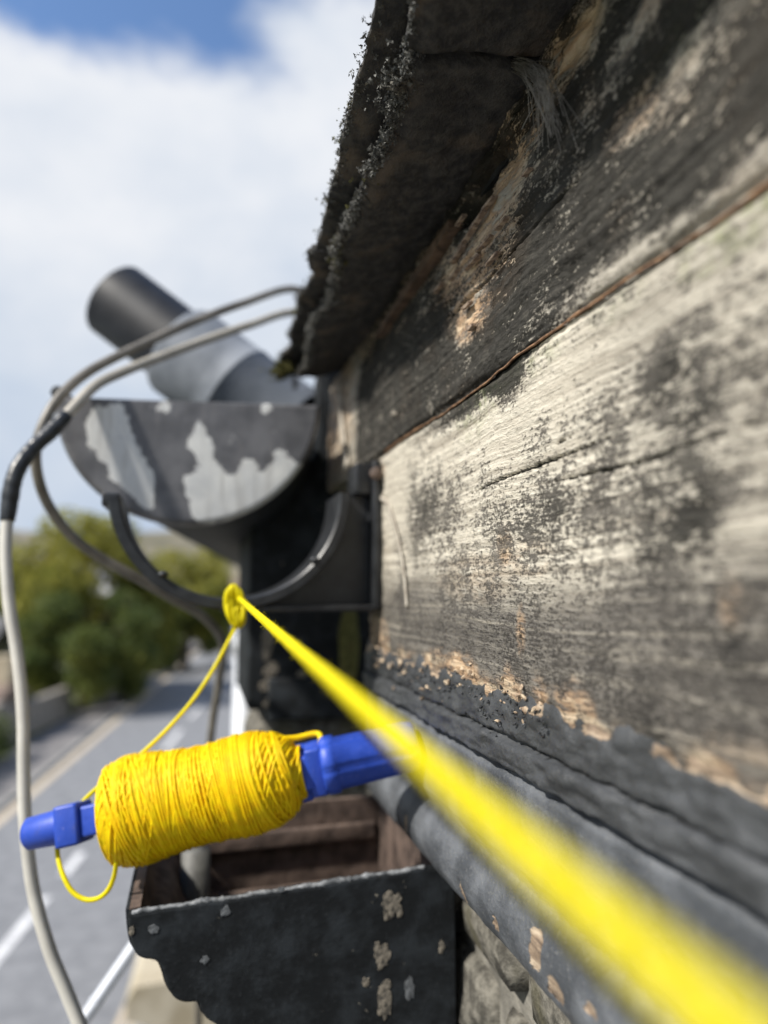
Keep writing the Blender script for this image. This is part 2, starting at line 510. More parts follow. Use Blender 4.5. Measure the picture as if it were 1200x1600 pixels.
M_HILL = simple('hillside', (0.095, 0.09, 0.055), (0.19, 0.165, 0.115), 0.035, 0.95, 0.5, 1.0, detail=8)

GZ = -CZ


def xc(Y): return -3.12 + 0.141 * (Y - 14.1)          # centre line of the road
def xk(Y): return -5.04 + 0.1075 * (Y - 21.9)         # far yellow line
def xn(Y): return -0.90 + 0.165 * (Y - 11.8)          # near yellow line


def strip(a, b, ys, z, zb=None):
    V = []; Fc = []
    for y in ys:
        V += [(a(y), y, z), (b(y), y, z)]
    for i in range(len(ys) - 1):
        Fc.append((2 * i, 2 * i + 1, 2 * i + 3, 2 * i + 2))
    V = np.array(V)
    if zb is not None:
        n = len(V); W = V.copy(); W[:, 2] = zb; V = np.vstack([V, W])
        for i in range(len(ys) - 1):
            Fc += [(2 * i, 2 * i + 2, n + 2 * i + 2, n + 2 * i), (2 * i + 1, n + 2 * i + 1, n + 2 * i + 3, 2 * i + 3)]
        m = 2 * len(ys) - 2
        Fc += [(0, n, n + 1, 1), (m, m + 1, n + m + 1, n + m)]
    return V, Fc


YS = np.linspace(-40, 190, 60)
V, Fc = box((-1500, -600, GZ - 1), (1500, 2500, GZ - 0.02)); solo('ground', V, Fc, M_GRASS, kind='structure', smooth=False)
V, Fc = strip(lambda y: xk(y) - 0.30, lambda y: xn(y) + 0.35, YS, GZ); road = solo('road', V, Fc, M_ASPH, kind='structure', smooth=False)
for a, b in ((lambda y: xk(y) - 0.12, lambda y: xk(y) + 0.16),):
    V, Fc = strip(a, b, YS, GZ + 0.004); part('yellow_edge_line', V, Fc, M_YLINE, road, smooth=False)
for o1, o2 in ((0.0, 0.10), (0.18, 0.28)):
    V, Fc = strip(lambda y: xn(y) + o1, lambda y: xn(y) + o2, YS, GZ + 0.004); part('yellow_edge_line', V, Fc, M_YLINE, road, smooth=False)
for y0, y1 in ((10.2, 16.3), (17.4, 18.7), (20.6, 22.2), (24.6, 26.5), (29.3, 33.0), (36.0, 41.0), (45.0, 50.5), (56, 62), (68, 74), (80, 86)):
    V, Fc = strip(lambda y: xc(y) - 0.10, lambda y: xc(y) + 0.10, np.linspace(y0, y1, 3), GZ + 0.004)
    part('white_dash', V, Fc, M_WLINE, road, smooth=False)
V, Fc = strip(lambda y: xk(y) - 0.45, lambda y: xk(y) - 0.30, YS, GZ + 0.11, GZ - 0.02); solo('kerb', V, Fc, M_KERB, kind='structure', smooth=False)
V, Fc = strip(lambda y: xk(y) - 2.4, lambda y: xk(y) - 0.45, YS, GZ + 0.106, GZ - 0.02); solo('pavement', V, Fc, M_PAVE, kind='structure', smooth=False)
V, Fc = strip(lambda y: xn(y) + 0.35, lambda y: xn(y) + 0.50, YS, GZ + 0.11, GZ - 0.02); solo('kerb', V, Fc, M_KERB, kind='structure', smooth=False)
V, Fc = strip(lambda y: xn(y) + 0.50, lambda y: xn(y) + 5.0, YS, GZ + 0.106, GZ - 0.02); solo('pavement', V, Fc, M_PAVE, kind='structure', smooth=False)

# far hillside
gx, gy = np.meshgrid(np.linspace(-420, 420, 110), np.linspace(120, 620, 60), indexing='ij')
hgt = 52 * sst(gy, 130, 520) * (0.55 + 0.7 * fbm(np.dstack([gx / 140, gy / 160, gx * 0]), 4, 3)) + 5 * fbm(np.dstack([gx / 22, gy / 22, gx * 0]), 4, 9)
V = np.column_stack([gx.ravel(), gy.ravel(), (GZ - 2.6 + hgt).ravel()])
Fc = [(i * 60 + j, (i + 1) * 60 + j, (i + 1) * 60 + j + 1, i * 60 + j + 1) for i in range(109) for j in range(59)]
solo('hill', V, Fc, M_HILL, kind='structure')


def hill_z(x, y):
    h = 52 * sst(np.array(y), 130, 520) * (0.55 + 0.7 * fbm(np.array([x / 140, y / 160, 0.0]), 4, 3)) + 5 * fbm(np.array([x / 22, y / 22, 0.0]), 4, 9)
    return float(GZ - 2.6 + h)


# ------------------------------------------------------------------ fascia board
XF = 0.082
ZC = 0.0615                     # the split between the two planks
FB = thing('fascia_board', 'long weathered timber fascia, black mould above and bleached cream below a split', 'fascia board', (XF + 0.01, 0.15, -0.04))


def plank(name, y0, y1, z0f, z1f, nz, thick, maskf, dispf, mat, step=0.00075, d0=0.09, d1=0.44):
    ys = dense_ys(y0, y1, step, d0, d1, 0.004); ts = np.linspace(0, 1, nz)
    Yg, Tg = np.meshgrid(ys, ts, indexing='ij')
    Zg = z0f(Yg) * (1 - Tg) + z1f(Yg) * Tg
    Xg = XF - dispf(Yg, Zg, Tg)
    n, m = Yg.shape
    V = np.column_stack([Xg.ravel(), Yg.ravel(), Zg.ravel()])
    idx = np.arange(n * m).reshape(n, m)
    Fc = np.stack([idx[:-1, :-1], idx[:-1, 1:], idx[1:, 1:], idx[1:, :-1]], -1).reshape(-1, 4).tolist()
    # closed back: rim verts moved to the rear face
    rim = list(idx[:, 0]) + list(idx[-1, 1:]) + list(idx[::-1, -1][1:]) + list(idx[0, ::-1][1:-1])
    k0 = len(V); R = V[rim].copy(); R[:, 0] = XF + thick; V = np.vstack([V, R]); r = len(rim)
    for i in range(r):
        j = (i + 1) % r; Fc.append((rim[i], k0 + i, k0 + j, rim[j]))
    Fc.append(tuple(k0 + i for i in range(r)))
    mk = maskf(V[:, 1], V[:, 2])
    return part(name, V, Fc, mat, FB, attrs=mk)


def blob(Y, Z, y, z, ry, rz, soft=1.0):
    return np.clip(1 - np.sqrt(((Y - y) / ry) ** 2 + ((Z - z) / rz) ** 2), 0, 1) ** soft


def bl(px, py, rx, ry):
    """a stain given where it sits on the board"""
    d = ray(px, py); p = d * (XF / d[0]); d2 = ray(px + rx, py); q = d2 * (XF / d2[0])
    return p[1], p[2], abs(p[1] - q[1]) + 1e-4, ry / F_PX * p[1]


CRACKS = [[(735, 770), (800, 742), (870, 715), (950, 684)], [(830, 760), (900, 745), (930, 738), (1010, 720), (1090, 690), (1200, 655)],
          [(860, 697), (890, 684)], [(812, 970), (818, 1020)]]


def crack_depth(Y, Z):
    d = np.zeros_like(Y)
    for ci, c in enumerate(CRACKS):
        P = []
        for (a, b) in c:
            r = ray(a, b); P.append((r * (XF / r[0]))[1:])
        P = catmull(P, 12)
        for i in range(len(P) - 1):
            a, b = P[i], P[i + 1]; ab = b - a; L = ab @ ab + 1e-12
            lo = np.minimum(a, b) - 0.003; hi = np.maximum(a, b) + 0.003
            sel = (Y > lo[0]) & (Y < hi[0]) & (Z > lo[1]) & (Z < hi[1])
            if not sel.any(): continue
            y, z = Y[sel], Z[sel]
            t = np.clip(((y - a[0]) * ab[0] + (z - a[1]) * ab[1]) / L, 0, 1)
            dist = np.hypot(y - a[0] - t * ab[0], (z - a[1] - t * ab[1])) + 0.0002 * vnoise(np.stack([y * 900, z * 900, y * 0], -1), 4)
            w = (0.00046, 0.00034, 0.0003, 0.0004)[ci] * (0.5 + 0.8 * math.sin(math.pi * (i + 0.5) / (len(P) - 1)))
            d[sel] = np.maximum(d[sel], np.clip(1 - dist / w, 0, 1))
    return d


def rag(Y, amp, seed, sc=1.0):
    return amp * (fbm(np.stack([Y * 110 * sc, Y * 0 + seed, Y * 0], -1), 4, seed, 0.6) - 0.5)


def low_disp(Y, Z, T):
    g = fbm(np.stack([Y * 9, Z * 560 + 1.2 * fbm(np.stack([Y * 14, Z * 40, Y * 0], -1), 2, 3), Y * 0], -1), 3, 11)
    n = fbm(np.stack([Y * 420, Z * 420, Y * 0], -1), 3, 21)
    b = fbm(np.stack([Y * 40, Z * 40, Y * 0], -1), 3, 31)
    bottom = sst(Z, -0.036, -0.024)
    chew = (1 - bottom) * 0.006 * fbm(np.stack([Y * 160, Z * 200, Y * 0], -1), 4, 41)
    end = sst(Y, 0.30, 0.33) * 0.003 * fbm(np.stack([Y * 200, Z * 120, Y * 0], -1), 3, 51)
    d = 0.00022 * (g - 0.5) * 2 + 0.0007 * (n - 0.5) + 0.0012 * (b - 0.5) - chew - end - 0.0035 * crack_depth(Y, Z)
    return d - 0.0012 * (1 - sst(ZC - 0.0008 - Z, 0, 0.0015))


def low_mask(Y, Z):
    N = lambda a, b, s, o=4: fbm(np.stack([Y * a, Z * b, Y * 0], -1), o, s)
    dark = 0.46 + 0.28 * (N(70, 50, 61) - 0.5) * 2
    top = sst(Z, 0.030, 0.052)                       # bleached strip under the split
    dark = dark - 0.26 * top
    dark += 0.12 * sst(0.150 - Y, 0.0, 0.04) * (1 - 0.7 * top)
    dark += 0.04 * sst(-Z, -0.005, 0.02); dark -= 0.30 * sst(-(Z + 0.034 - rag(Y, 0.012, 7) - 0.012), 0, 0.006) * sst(N(80, 80, 91), 0.40, 0.52)
    for (px, py, rx, ry, s) in ((870, 800, 90, 130, .30), (790, 830, 50, 70, .25), (1050, 560, 90, 90, .35), (1090, 820, 70, 80, .40), (1010, 880, 50, 90, .30),
                                (665, 770, 60, 90, .25), (1100, 640, 60, 50, .3), (930, 640, 40, 40, .12), (905, 900, 70, 60, .25), (1150, 1000, 70, 90, .2), (860, 640, 30, 40, .1)):
        dark += .75 * s * blob(Y, Z, *bl(px, py, rx, ry), 1.0)
    for (px, py, rx, ry, s) in ((860, 720, 110, 60, .30), (960, 540, 140, 70, .30), (780, 680, 80, 60, .2), (1000, 690, 60, 60, .15), (610, 800, 40, 110, .3), (900, 760, 40, 50, .2)):
        dark -= .8 * s * blob(Y, Z, *bl(px, py, rx, ry), 1.0)
    dark += 0.75 * (sst(Z, ZC - 0.014 + 0.010 * (N(60, 60, 71) - .5), ZC - 0.002)) * sst(Y, 0.135, 0.165) * sst(0.265 - Y, 0, .05)
    grey = 1.0 * sst(-Z + 0.012 * (N(45, 20, 81) - 0.5), -0.012, 0.010) + 0.30 * sst(0.14 - Y, 0, 0.04) + 0.15
    grey = np.clip(grey * (0.65 + 0.6 * N(70, 70, 82)), 0, 1)
    warm = np.zeros_like(Y)
    edge = -0.034 + rag(Y, 0.012, 7)
    warm += sst(-(Z - edge - 0.013), 0, 0.006) * sst(N(80, 80, 91), 0.44, 0.58) * .8 * (.35 + .65 * sst(Y, .105, .15))
    for (px, py, rx, ry, s) in ((788, 855, 14, 40, .9), (585, 1000, 25, 60, 1.0), (700, 1040, 45, 30, .9), (860, 1160, 40, 16, .9), (830, 870, 40, 40, .45), (1140, 940, 25, 60, .5),
                                (815, 985, 8, 50, .9), (590, 745, 12, 30, .9), (1110, 1200, 50, 25, .6), (740, 900, 80, 50, .3)):
        warm += s * blob(Y, Z, *bl(px, py, rx, ry), 0.6)
    green = np.zeros_like(Y)
    for (px, py, rx, ry, s) in ((1130, 370, 120, 70, .9), (770, 590, 60, 50, .8), (740, 640, 40, 60, .6), (960, 470, 60, 50, .4), (1190, 300, 60, 60, .8), (840, 560, 50, 40, .5)):
        green += s * blob(Y, Z, *bl(px, py, rx, ry), 0.7)
    ck = crack_depth(Y, Z); dark = dark + 1.2 * sst(ck, .15, .5)
    return {'dark': np.clip(dark, 0, 1.1), 'warm': np.clip(warm, 0, 1), 'green': np.clip(green, 0, 1), 'grey': np.clip(np.maximum(grey, ck * .8), 0, 1)}


def up_disp(Y, Z, T):
    g = fbm(np.stack([Y * 8, Z * 480 + 2.5 * fbm(np.stack([Y * 25, Z * 50, Y * 0], -1), 2, 3), Y * 0], -1), 3, 12)
    n = fbm(np.stack([Y * 500, Z * 500, Y * 0], -1), 4, 22, 0.6)
    b = fbm(np.stack([Y * 45, Z * 60, Y * 0], -1), 3, 32)
    rot = sst(Z, 0.108, 0.126)                                        # rotten, crumbling upper edge
    strips = blob(Y, Z, *bl(745, 390, 90, 110), 0.5)
    d = (0.0007 + 0.0020 * strips) * (g - 0.5) * 2 + 0.0014 * (n - 0.5) + 0.0016 * (b - 0.5)
    d -= rot * 0.0038 * fbm(np.stack([Y * 120, Z * 260, Y * 0], -1), 4, 42, 0.6)
    hole = blob(Y, Z, *bl(742, 300, 40, 45), 0.5)
    d -= 0.012 * hole
    line = np.clip(1 - np.abs(Z - (0.0925 + 0.0006 * np.sin(Y * 60))) / 0.0006, 0, 1) * sst(Y, .12, .14) * sst(.215 - Y, 0, .01)
    d -= 0.003 * line
    return d - 0.0015 * (1 - sst(Z - ZC - 0.0008, 0, 0.002))


def up_mask(Y, Z):
    N = lambda a, b, s, o=4: fbm(np.stack([Y * a, Z * b, Y * 0], -1), o, s)
    dark = 0.93 + 0.26 * (N(60, 60, 63) - 0.5) * 2; dark -= .55 * sst(Y, .345, .375)  # far end: brownish bare wood, its colour also lightened against the gutter's shade
    grey = np.full_like(Y, 0.55)
    warm = 0.18 * sst(N(60, 80, 93), 0.5, 0.7)
    green = np.zeros_like(Y)
    for (px, py, rx, ry, s) in ((745, 400, 75, 90, .55), (690, 440, 45, 50, .40), (735, 500, 35, 45, .45), (790, 300, 60, 90, .35), (1000, 170, 110, 80, .42), (900, 60, 70, 80, .55),
                                (1120, 40, 110, 90, .36), (960, 110, 80, 70, .3), (1000, 30, 80, 50, .22), (880, 250, 80, 70, .25), (535, 640, 30, 120, .75), (700, 250, 60, 70, .3), (1110, 180, 80, 60, .2)):
        dark -= s * blob(Y, Z, *bl(px, py, rx, ry), 0.6)
    for (px, py, rx, ry, s) in ((750, 430, 90, 110, 1.0), (735, 495, 30, 50, 1.0), (700, 440, 40, 40, 1.), (780, 250, 80, 90, .9), (985, 180, 60, 60, .7), (530, 640, 22, 110, .8), (880, 60, 60, 60, .9), (700, 250, 60, 80, .9), (512, 690, 10, 50, 1.)):
        warm += s * blob(Y, Z, *bl(px, py, rx, ry), 0.5)
    for (px, py, rx, ry) in ((1050, 60, 160, 90),):
        green += 0.5 * blob(Y, Z, *bl(px, py, rx, ry), 0.7)
    edge_ = sst(Z, .098, .118) * sst(N(70, 160, 95), .42, .58); warm += .5 * edge_; dark -= .25 * edge_
    dark -= 0.7 * sst(0.008 + .006 * (N(90, 90, 97) - .5) - (Z - ZC), 0.0, 0.006) * sst(0.150 - Y, 0, 0.03)
    return {'dark': np.clip(dark, 0, 1.1), 'warm': np.clip(warm, 0, 1), 'green': np.clip(green, 0, 1), 'grey': np.clip(grey, 0, 1)}


def split_wave(Y): return ZC + 0.0008 * np.sin(Y * 47 + 1.0) + rag(Y, 0.0014, 5, 1.5)


plank('plank', -0.6, 0.328, lambda Y: -0.035 + rag(Y, 0.012, 7), lambda Y: split_wave(Y) - 0.0004, 190, 0.024, low_mask, low_disp, M_WOOD)
plank('plank', -0.6, 0.437, lambda Y: split_wave(Y) + 0.0005, lambda Y: 0.134 + .08 * np.clip(.21 - Y, 0, .12) + rag(Y, 0.006, 9), 150, 0.024, up_mask, up_disp, M_WOOD)
# reddish splinter lying in the split
yy = np.arange(-0.3, 0.30, 0.002)
P = np.column_stack([np.full_like(yy, XF + 0.0004), yy, split_wave(yy) + 0.0001])
V, Fc = tube(P, 0.00015 + 0.00045 * fbm(np.stack([yy * 120, yy * 0, yy * 0], -1), 3, 8), 6); part('splinter', V, Fc, M_RUSTCRACK, FB)

# black-painted moulding with its round bead below the planks
prof = [(.0835, -.0250), (.0822, -.0300)]
prof += [(.0822 + .0022 * math.exp(-((k - 17.5) / 1.1) ** 2) - (.0009 if k > 18 else 0), -.030 - 0.0006 * k) for k in range(1, 30)]
prof += [(.0818, -.0478), (.0835, -.0486), (.0860, -.0492), (.0862, -.0499), (.0838, -.0505)]
prof += [(.0832, z) for z in np.arange(-.0515, -.0735, -.0008)]
bc, br = (.0945, -.0885), .0138
prof += [(bc[0] + br * cs(a), bc[1] + br * sn(a)) for a in np.radians(np.arange(128, 285, 3.2))]
prof += [(.118, -.103), (.118, -.030)]
prof = np.array(prof); ys = dense_ys(-0.6, 0.335, 0.0012, 0.06, 0.335, 0.006); m = len(prof)
V, Fc = sweep(prof, ys)
tn = np.gradient(prof, axis=0); nr = np.column_stack([tn[:, 1], -tn[:, 0]]); nr /= np.linalg.norm(nr, axis=1)[:, None]
nr = np.tile(nr, (len(ys), 1)); y_, x_, z_ = V[:, 1], V[:, 0], V[:, 2]
tar = sst(z_, -.0495, -.046)
front = x_ < .112
nz = fbm(np.stack([y_ * 190, z_ * 230, x_ * 200], -1), 4, 77, 0.6) - 0.5
nb = fbm(np.stack([y_ * 30, z_ * 30, x_ * 30], -1), 3, 78) - 0.5
rid = fbm(np.stack([y_ * 60, z_ * 420, x_ * 0], -1), 3, 79) - 0.5
dsp = np.where(front, tar * (0.0036 * nz + 0.0014 * rid) + (1 - tar) * 0.0009 * nz + 0.0022 * nb, 0)
bare = np.zeros(len(V))
for (px, py, rx, ry, s) in ((853, 1478, 7, 42, .95), (885, 1545, 7, 28, .9), (945, 1575, 7, 18, .8), (790, 1440, 4, 24, .7), (650, 1280, 3, 20, .8), (737, 1390, 2, 26, .75)):
    d = ray(px, py); p = d * ((bc[0] - br * .7) / d[0])
    bare += s * np.clip(1 - np.sqrt(((y_ - p[1]) / (rx / F_PX * .5 + .002)) ** 2 + ((z_ - p[2]) / (ry / F_PX * p[1] * 1.2)) ** 2), 0, 1) ** .5
bare += 0.75 * sst(z_, -.0335, -.030) * sst(vnoise(np.stack([y_ * 90, z_ * 60, x_ * 0], -1), 5), .4, .7)
dsp -= 0.0007 * sst(bare, .45, .6)
# flow of the twig-like bead is not perfectly straight
V2 = V.copy(); V2[:, 0] -= nr[:, 0] * -1 * dsp * 0 + 0
V2[:, [0, 2]] += nr * dsp[:, None] * np.sign((nr @ np.array([-1, 0]))[:, None] + 1e-6) * np.where((nr @ np.array([-1, 0]))[:, None] > -2, 1, 1)
part('painted_moulding', V2, Fc, M_MOULD, FB, attrs={'bare': np.clip(bare, 0, 1), 'tar': tar})
# paint crumbs and bare flakes along the ragged edge
mbk = MB()
for k in range(260):
    y = rng.uniform(0.15, 0.32); z = -0.034 + float(rag(np.array(y), 0.012, 7)) + rng.normal(0, .0022)
    s = rng.uniform(.0002, .0006)
    V, Fc = ICO1; W = xform(V * (1 + .5 * (rng.random((len(V), 1)) - .5)), (XF - rng.uniform(-.0005, .0012), y, z), rng.uniform(0, 6, 3), (s * .7, s * 1.4, s))
    mbk.add(W, Fc)
o = part('paint_crumbs', mbk.V, mbk.f, M_BLACK, FB, smooth=False); o['kind'] = 'stuff'
mbk = MB()
for k in range(90):
    y = rng.uniform(0.15, 0.32); z = -0.030 + float(rag(np.array(y), 0.012, 7)) + rng.normal(0, .003)
    s = rng.uniform(.0003, .0010)
    V, Fc = ICO1; W = xform(V * (1 + .6 * (rng.random((len(V), 1)) - .5)), (XF - rng.uniform(-.0006, .001), y, z), rng.uniform(0, 6, 3), (s * .6, s * 1.5, s))
    mbk.add(W, Fc)
M_ORANGE = simple('fresh_wood', (0.22, 0.15, 0.10), (0.50, 0.40, 0.28), 400, 0.8, 0.5, 0.0008)
o = part('wood_crumbs', mbk.V, mbk.f, M_ORANGE, FB, smooth=False); o['kind'] = 'stuff'
# bare lath wedged under the slates, and loose slivers of wood
A = at(598, 492, 0.295); B = at(742, 262, 0.200)
A = np.array([XF - .0005, .305, .1190]); B = np.array([XF - .0005, .205, .1225])
ys = np.linspace(0, 1, 40); mb = MB()
rows = []
for t in ys:
    c = A * (1 - t) + B * t; h = .0019 * (0.55 + .7 * vnoise(np.array([t * 9, 1.0, 2.0]), 3)) * min(1, 6 * t + .2); w = .0025
    rows.append([c + [-w, 0, -h], c + [-w, 0, h], c + [w, 0, h], c + [w, 0, -h]])
V = np.concatenate(rows); Fc = [(i * 4 + k, i * 4 + (k + 1) % 4, i * 4 + 4 + (k + 1) % 4, i * 4 + 4 + k) for i in range(39) for k in range(4)] + [(3, 2, 1, 0), (156, 157, 158, 159)]
part('lath', V, Fc, M_LATH, FB, smooth=False)
M_SLIVER = simple('weathered_sliver', (0.16, 0.11, 0.08), (0.40, 0.31, 0.23), 500, 0.8, 0.4, 0.0008)
for (px, py, L, w) in ((770, 318, 34, 5), (752, 345, 50, 6), (735, 372, 60, 5), (720, 398, 46, 5), (762, 382, 44, 4), (744, 410, 48, 4), (715, 430, 34, 4), (775, 405, 40, 4), (690, 450, 26, 4), (735, 478, 22, 5), (742, 512, 18, 5), (830, 270, 20, 4), (725, 345, 30, 4), (790, 350, 36, 4)):
    y, z, _, _ = bl(px, py, 4, 4); ly = L / F_PX * y * 1.3; lz = w / F_PX * y * .55
    V, Fc = bbox_bevel((-.0008, -ly / 2, -lz), (.0010, ly / 2, lz), .0002)
    V = V * (1 + .15 * (rng.random((len(V), 1)) - .5)) + [0, 0, 0]
    part('sliver', xform(V, (XF - .0012, y, z), (rng.normal(0, .03), rng.normal(0, .2), rng.normal(0, .03))), Fc, M_SLIVER, FB, smooth=False)
# rot-brown bare timber inside the rotten end, and the pale drip on it
d0 = [(XF - .0015, .395, .126), (XF - .0017, .390, .108), (XF - .0017, .385, .092), (XF - .0017, .378, .078), (XF - .0016, .372, .066)]
V, Fc = tube(catmull(d0, 8), np.interp(np.linspace(0, 1, 33), [0, .4, .8, 1], [.0015, .0035, .0045, .006]), 8); V[:, 0] = XF - .0012 + (V[:, 0] - XF) * .3
M_DRIP = simple('pale_drip', (0.30, 0.26, 0.21), (0.47, 0.43, 0.36), 200, 0.7, 0.4, 0.0008)
part('paint_drip', V, Fc, M_DRIP, FB)
d0 = [at(590, 775, .31), at(607, 790, .29), at(622, 840, .275), at(632, 900, .265), at(636, 950, .26)]
P = catmull([d * (XF - .0006) / d[0] for d in d0], 8)
V, Fc = tube(P, .0014, 6); V[:, 0] = XF - .0007 + (V[:, 0] - XF) * .2; part('paint_drip', V, Fc, M_DRIP, FB)

# dusty tuft of cobweb caught on the plank
tuft = thing('cobweb_tuft', 'dusty grey cobweb tuft caught on the rotten upper plank under the slates', 'cobweb', (XF - .002, .155, .10))
mb = MB()
a = at(788, 96, .178); a = a * ((XF - .004) / a[0])
for k in range(60):
    e = at(850 + rng.normal(8, 16), 195 + rng.normal(0, 22), .16); e = e * ((XF - rng.uniform(.001, .005)) / e[0])
    mid = at(835 + rng.normal(0, 8), 118 + rng.normal(0, 6), .166); mid = mid * ((XF - .006) / mid[0])
    V, Fc = tube(catmull([a + rng.normal(0, .0006, 3), mid + rng.normal(0, .001, 3), e], 6), .00009, 3, False); mb.add(V, Fc)
part('web_strands', mb.V, mb.f, M_FEATHER, tuft)['kind'] = 'stuff'

# ------------------------------------------------------------------ slate roof edge above the fascia
RF = thing('slate_roof', 'dark mossy slates overhanging the fascia with crusted ragged edges', 'roof', (.25, .1, .14))


def slate(y0, y1, xe, ze, length, pitch, thick, seed, outer_rag=0.006):
    ny, nx = 120, 40
    u = np.linspace(0, 1, ny); v = np.r_[np.linspace(0, .25, 24), np.linspace(.28, 1, nx - 24)]
    Ug, Vg = np.meshgrid(u, v, indexing='ij'); Yg = y0 + (y1 - y0) * Ug
    edge = outer_rag * (fbm(np.stack([Yg * 45, Yg * 0 + seed, Yg * 0], -1), 5, seed, 0.6) - 0.5) * 2
    Yr = Yg + 0.003 * (fbm(np.stack([Vg * 30, Ug * 2 + seed, Yg * 0], -1), 4, seed + 5) - .5) * np.where((Ug < .02) | (Ug > .98), 1, 0)
    s = Vg * length
    X = xe + .033 * (Yg - .15) + edge * (1 - Vg) + s * cs(pitch); Z = ze + s * sn(pitch) + .07 * np.clip(.21 - Yg, 0, .12)
    nn = fbm(np.stack([X * 150, Yg * 150, Yg * 0 + seed], -1), 4, seed + 9, .6) - .5
    nb = fbm(np.stack([X * 30, Yg * 30, Yg * 0 + seed], -1), 3, seed + 19) - .5
    taper = 0.35 + 0.65 * sst(Vg, 0, .03)
    nf = (fbm(np.stack([X * 700, Yg * 700, Yg * 0 + seed], -1), 3, seed + 29, .7) - .5) * (1 - sst(Vg, 0.02, .2))
    bot = np.column_stack([X.ravel(), Yr.ravel(), (Z + .0035 * nn + .004 * nb - .002 * nf - thick / 2 * taper).ravel()])
    top = np.column_stack([X.ravel(), Yr.ravel(), (Z + .0035 * nn + .004 * nb + .002 * nf + thick / 2 * taper).ravel()])
    n = ny * nx; idx = np.arange(n).reshape(ny, nx)
    Fq = np.stack([idx[:-1, :-1], idx[1:, :-1], idx[1:, 1:], idx[:-1, 1:]], -1).reshape(-1, 4)
    Fc = Fq.tolist() and (Fq[:, ::-1]).tolist() + (Fq + n).tolist()
    rim = list(idx[:, 0]) + list(idx[-1, 1:]) + list(idx[::-1, -1][1:]) + list(idx[0, ::-1][1:-1])
    for i in range(len(rim)):
        a, b = rim[i], rim[(i + 1) % len(rim)]; Fc.append((a, b, b + n, a + n))
    part('slate', np.vstack([bot, top]), Fc, M_SLATE, RF)


PT = math.radians(13)
# eaves under-course, then the top course over it, then two more courses up the roof
for (y0, y1, s) in ((-.62, -.36, 1), (-.355, -.105, 2), (-.10, .148, 3), (.151, .405, 4)):
    slate(y0, y1, .047, .1300, .20, PT, .0075, s, .006)
for (y0, y1, s) in ((-.55, -.235, 5), (-.23, .018, 6), (.022, .262, 7), (.266, .43, 8)):
    slate(y0, y1, .0395, .1385, .26, PT, .0070, s + 10, .005)
for (y0, y1, s) in ((-.62, -.36, 9), (-.355, -.105, 10), (-.10, .148, 11), (.152, .43, 12)):
    slate(y0, y1, .150, .1730, .28, math.radians(20), .0065, s + 20, .004)
# boarding behind the fascia carrying the slates
V, Fc = box((XF + .006, -.62, .128), (.40, .41, .134)); V[:, 2] += (V[:, 0] - XF) * .25; part('eaves_board', V, Fc, M_BLACK, RF, smooth=False)
# lichen crust and moss grown along both slate edges
def crust(n, ef, zf, mat, name, smin, smax, y0=-.1, y1=.43, spread=.003):
    mb = MB()
    for k in range(n):
        y = rng.uniform(y0, y1)
        if vnoise(np.array([y * 60, 3.1, n * .01]), 6) < .42 and rng.random() < .8: continue
        s = rng.uniform(smin, smax); c = np.array([ef(y) + rng.normal(0, spread), y, zf(y) + rng.normal(0, spread * .6)])
        d = rng.normal(0, 1, (7, 3)); d[:, 2] -= .25; d /= np.linalg.norm(d, axis=1)[:, None]; e = np.cross(d, rng.normal(0, 1, (7, 3))); e /= np.linalg.norm(e, axis=1)[:, None]
        L = s * rng.uniform(.5, 1.3, (7, 1)); q = c + rng.normal(0, s * .35, (7, 3))
        W = np.stack([q - e * s * .35, q + e * s * .35, q + d * L * .6 + e * s * .25, q + d * L], 1).reshape(-1, 3)
        mb.add(W, [(4 * k, 4 * k + 1, 4 * k + 2, 4 * k + 3) for k in range(7)])
    o = part(name, mb.V, mb.f, mat, RF, smooth=False); o['kind'] = 'stuff'
def e1(y): return .0475 + .033 * (y - .15) + .006 * (float(fbm(np.array([y * 45, 3.0 if y < .1495 else 4.0, 0.]), 5, 3 if y < .1495 else 4, .6)) - .5) * 2
def e2(y):
    s = 16. if y < .02 else (17. if y < .264 else 18.); return .0402 + .033 * (y - .15) + .005 * (float(fbm(np.array([y * 45, s, 0.]), 5, int(s), .6)) - .5) * 2
crust(3400, e1, lambda y: .1275 + .07 * min(max(.21 - y, 0), .12), M_CRUST, 'lichen', .0005, .0013, spread=.0013)
crust(2200, e2, lambda y: .1380 + .07 * min(max(.21 - y, 0), .12), M_CRUST, 'lichen', .0004, .0011, spread=.0011)
crust(900, e2, lambda y: .1400 + .07 * min(max(.21 - y, 0), .12), M_MOSS, 'moss', .0003, .0009, .18, .43, .0014)
crust(220, e1, lambda y: .1280 + .07 * min(max(.21 - y, 0), .12), M_MOSS, 'moss', .0004, .0011, .19, .26, .0018)
crust(160, lambda y: .047, lambda y: .131, M_MOSS, 'moss', .0008, .0025, .395, .415, .003)
crust(200, lambda y: .048, lambda y: .134, M_CRUST, 'dirt_clump', .0005, .0014, .150, .172, .0026)

# ------------------------------------------------------------------ bracket with half-round cradle
def circ3(a, b, c):
    A = np.array([[b[0] - a[0], b[1] - a[1]], [c[0] - a[0], c[1] - a[1]]]) * 2
    r = np.array([b @ b - a @ a, c @ c - a @ a]); o = np.linalg.solve(A, r); return o, np.linalg.norm(o - a)


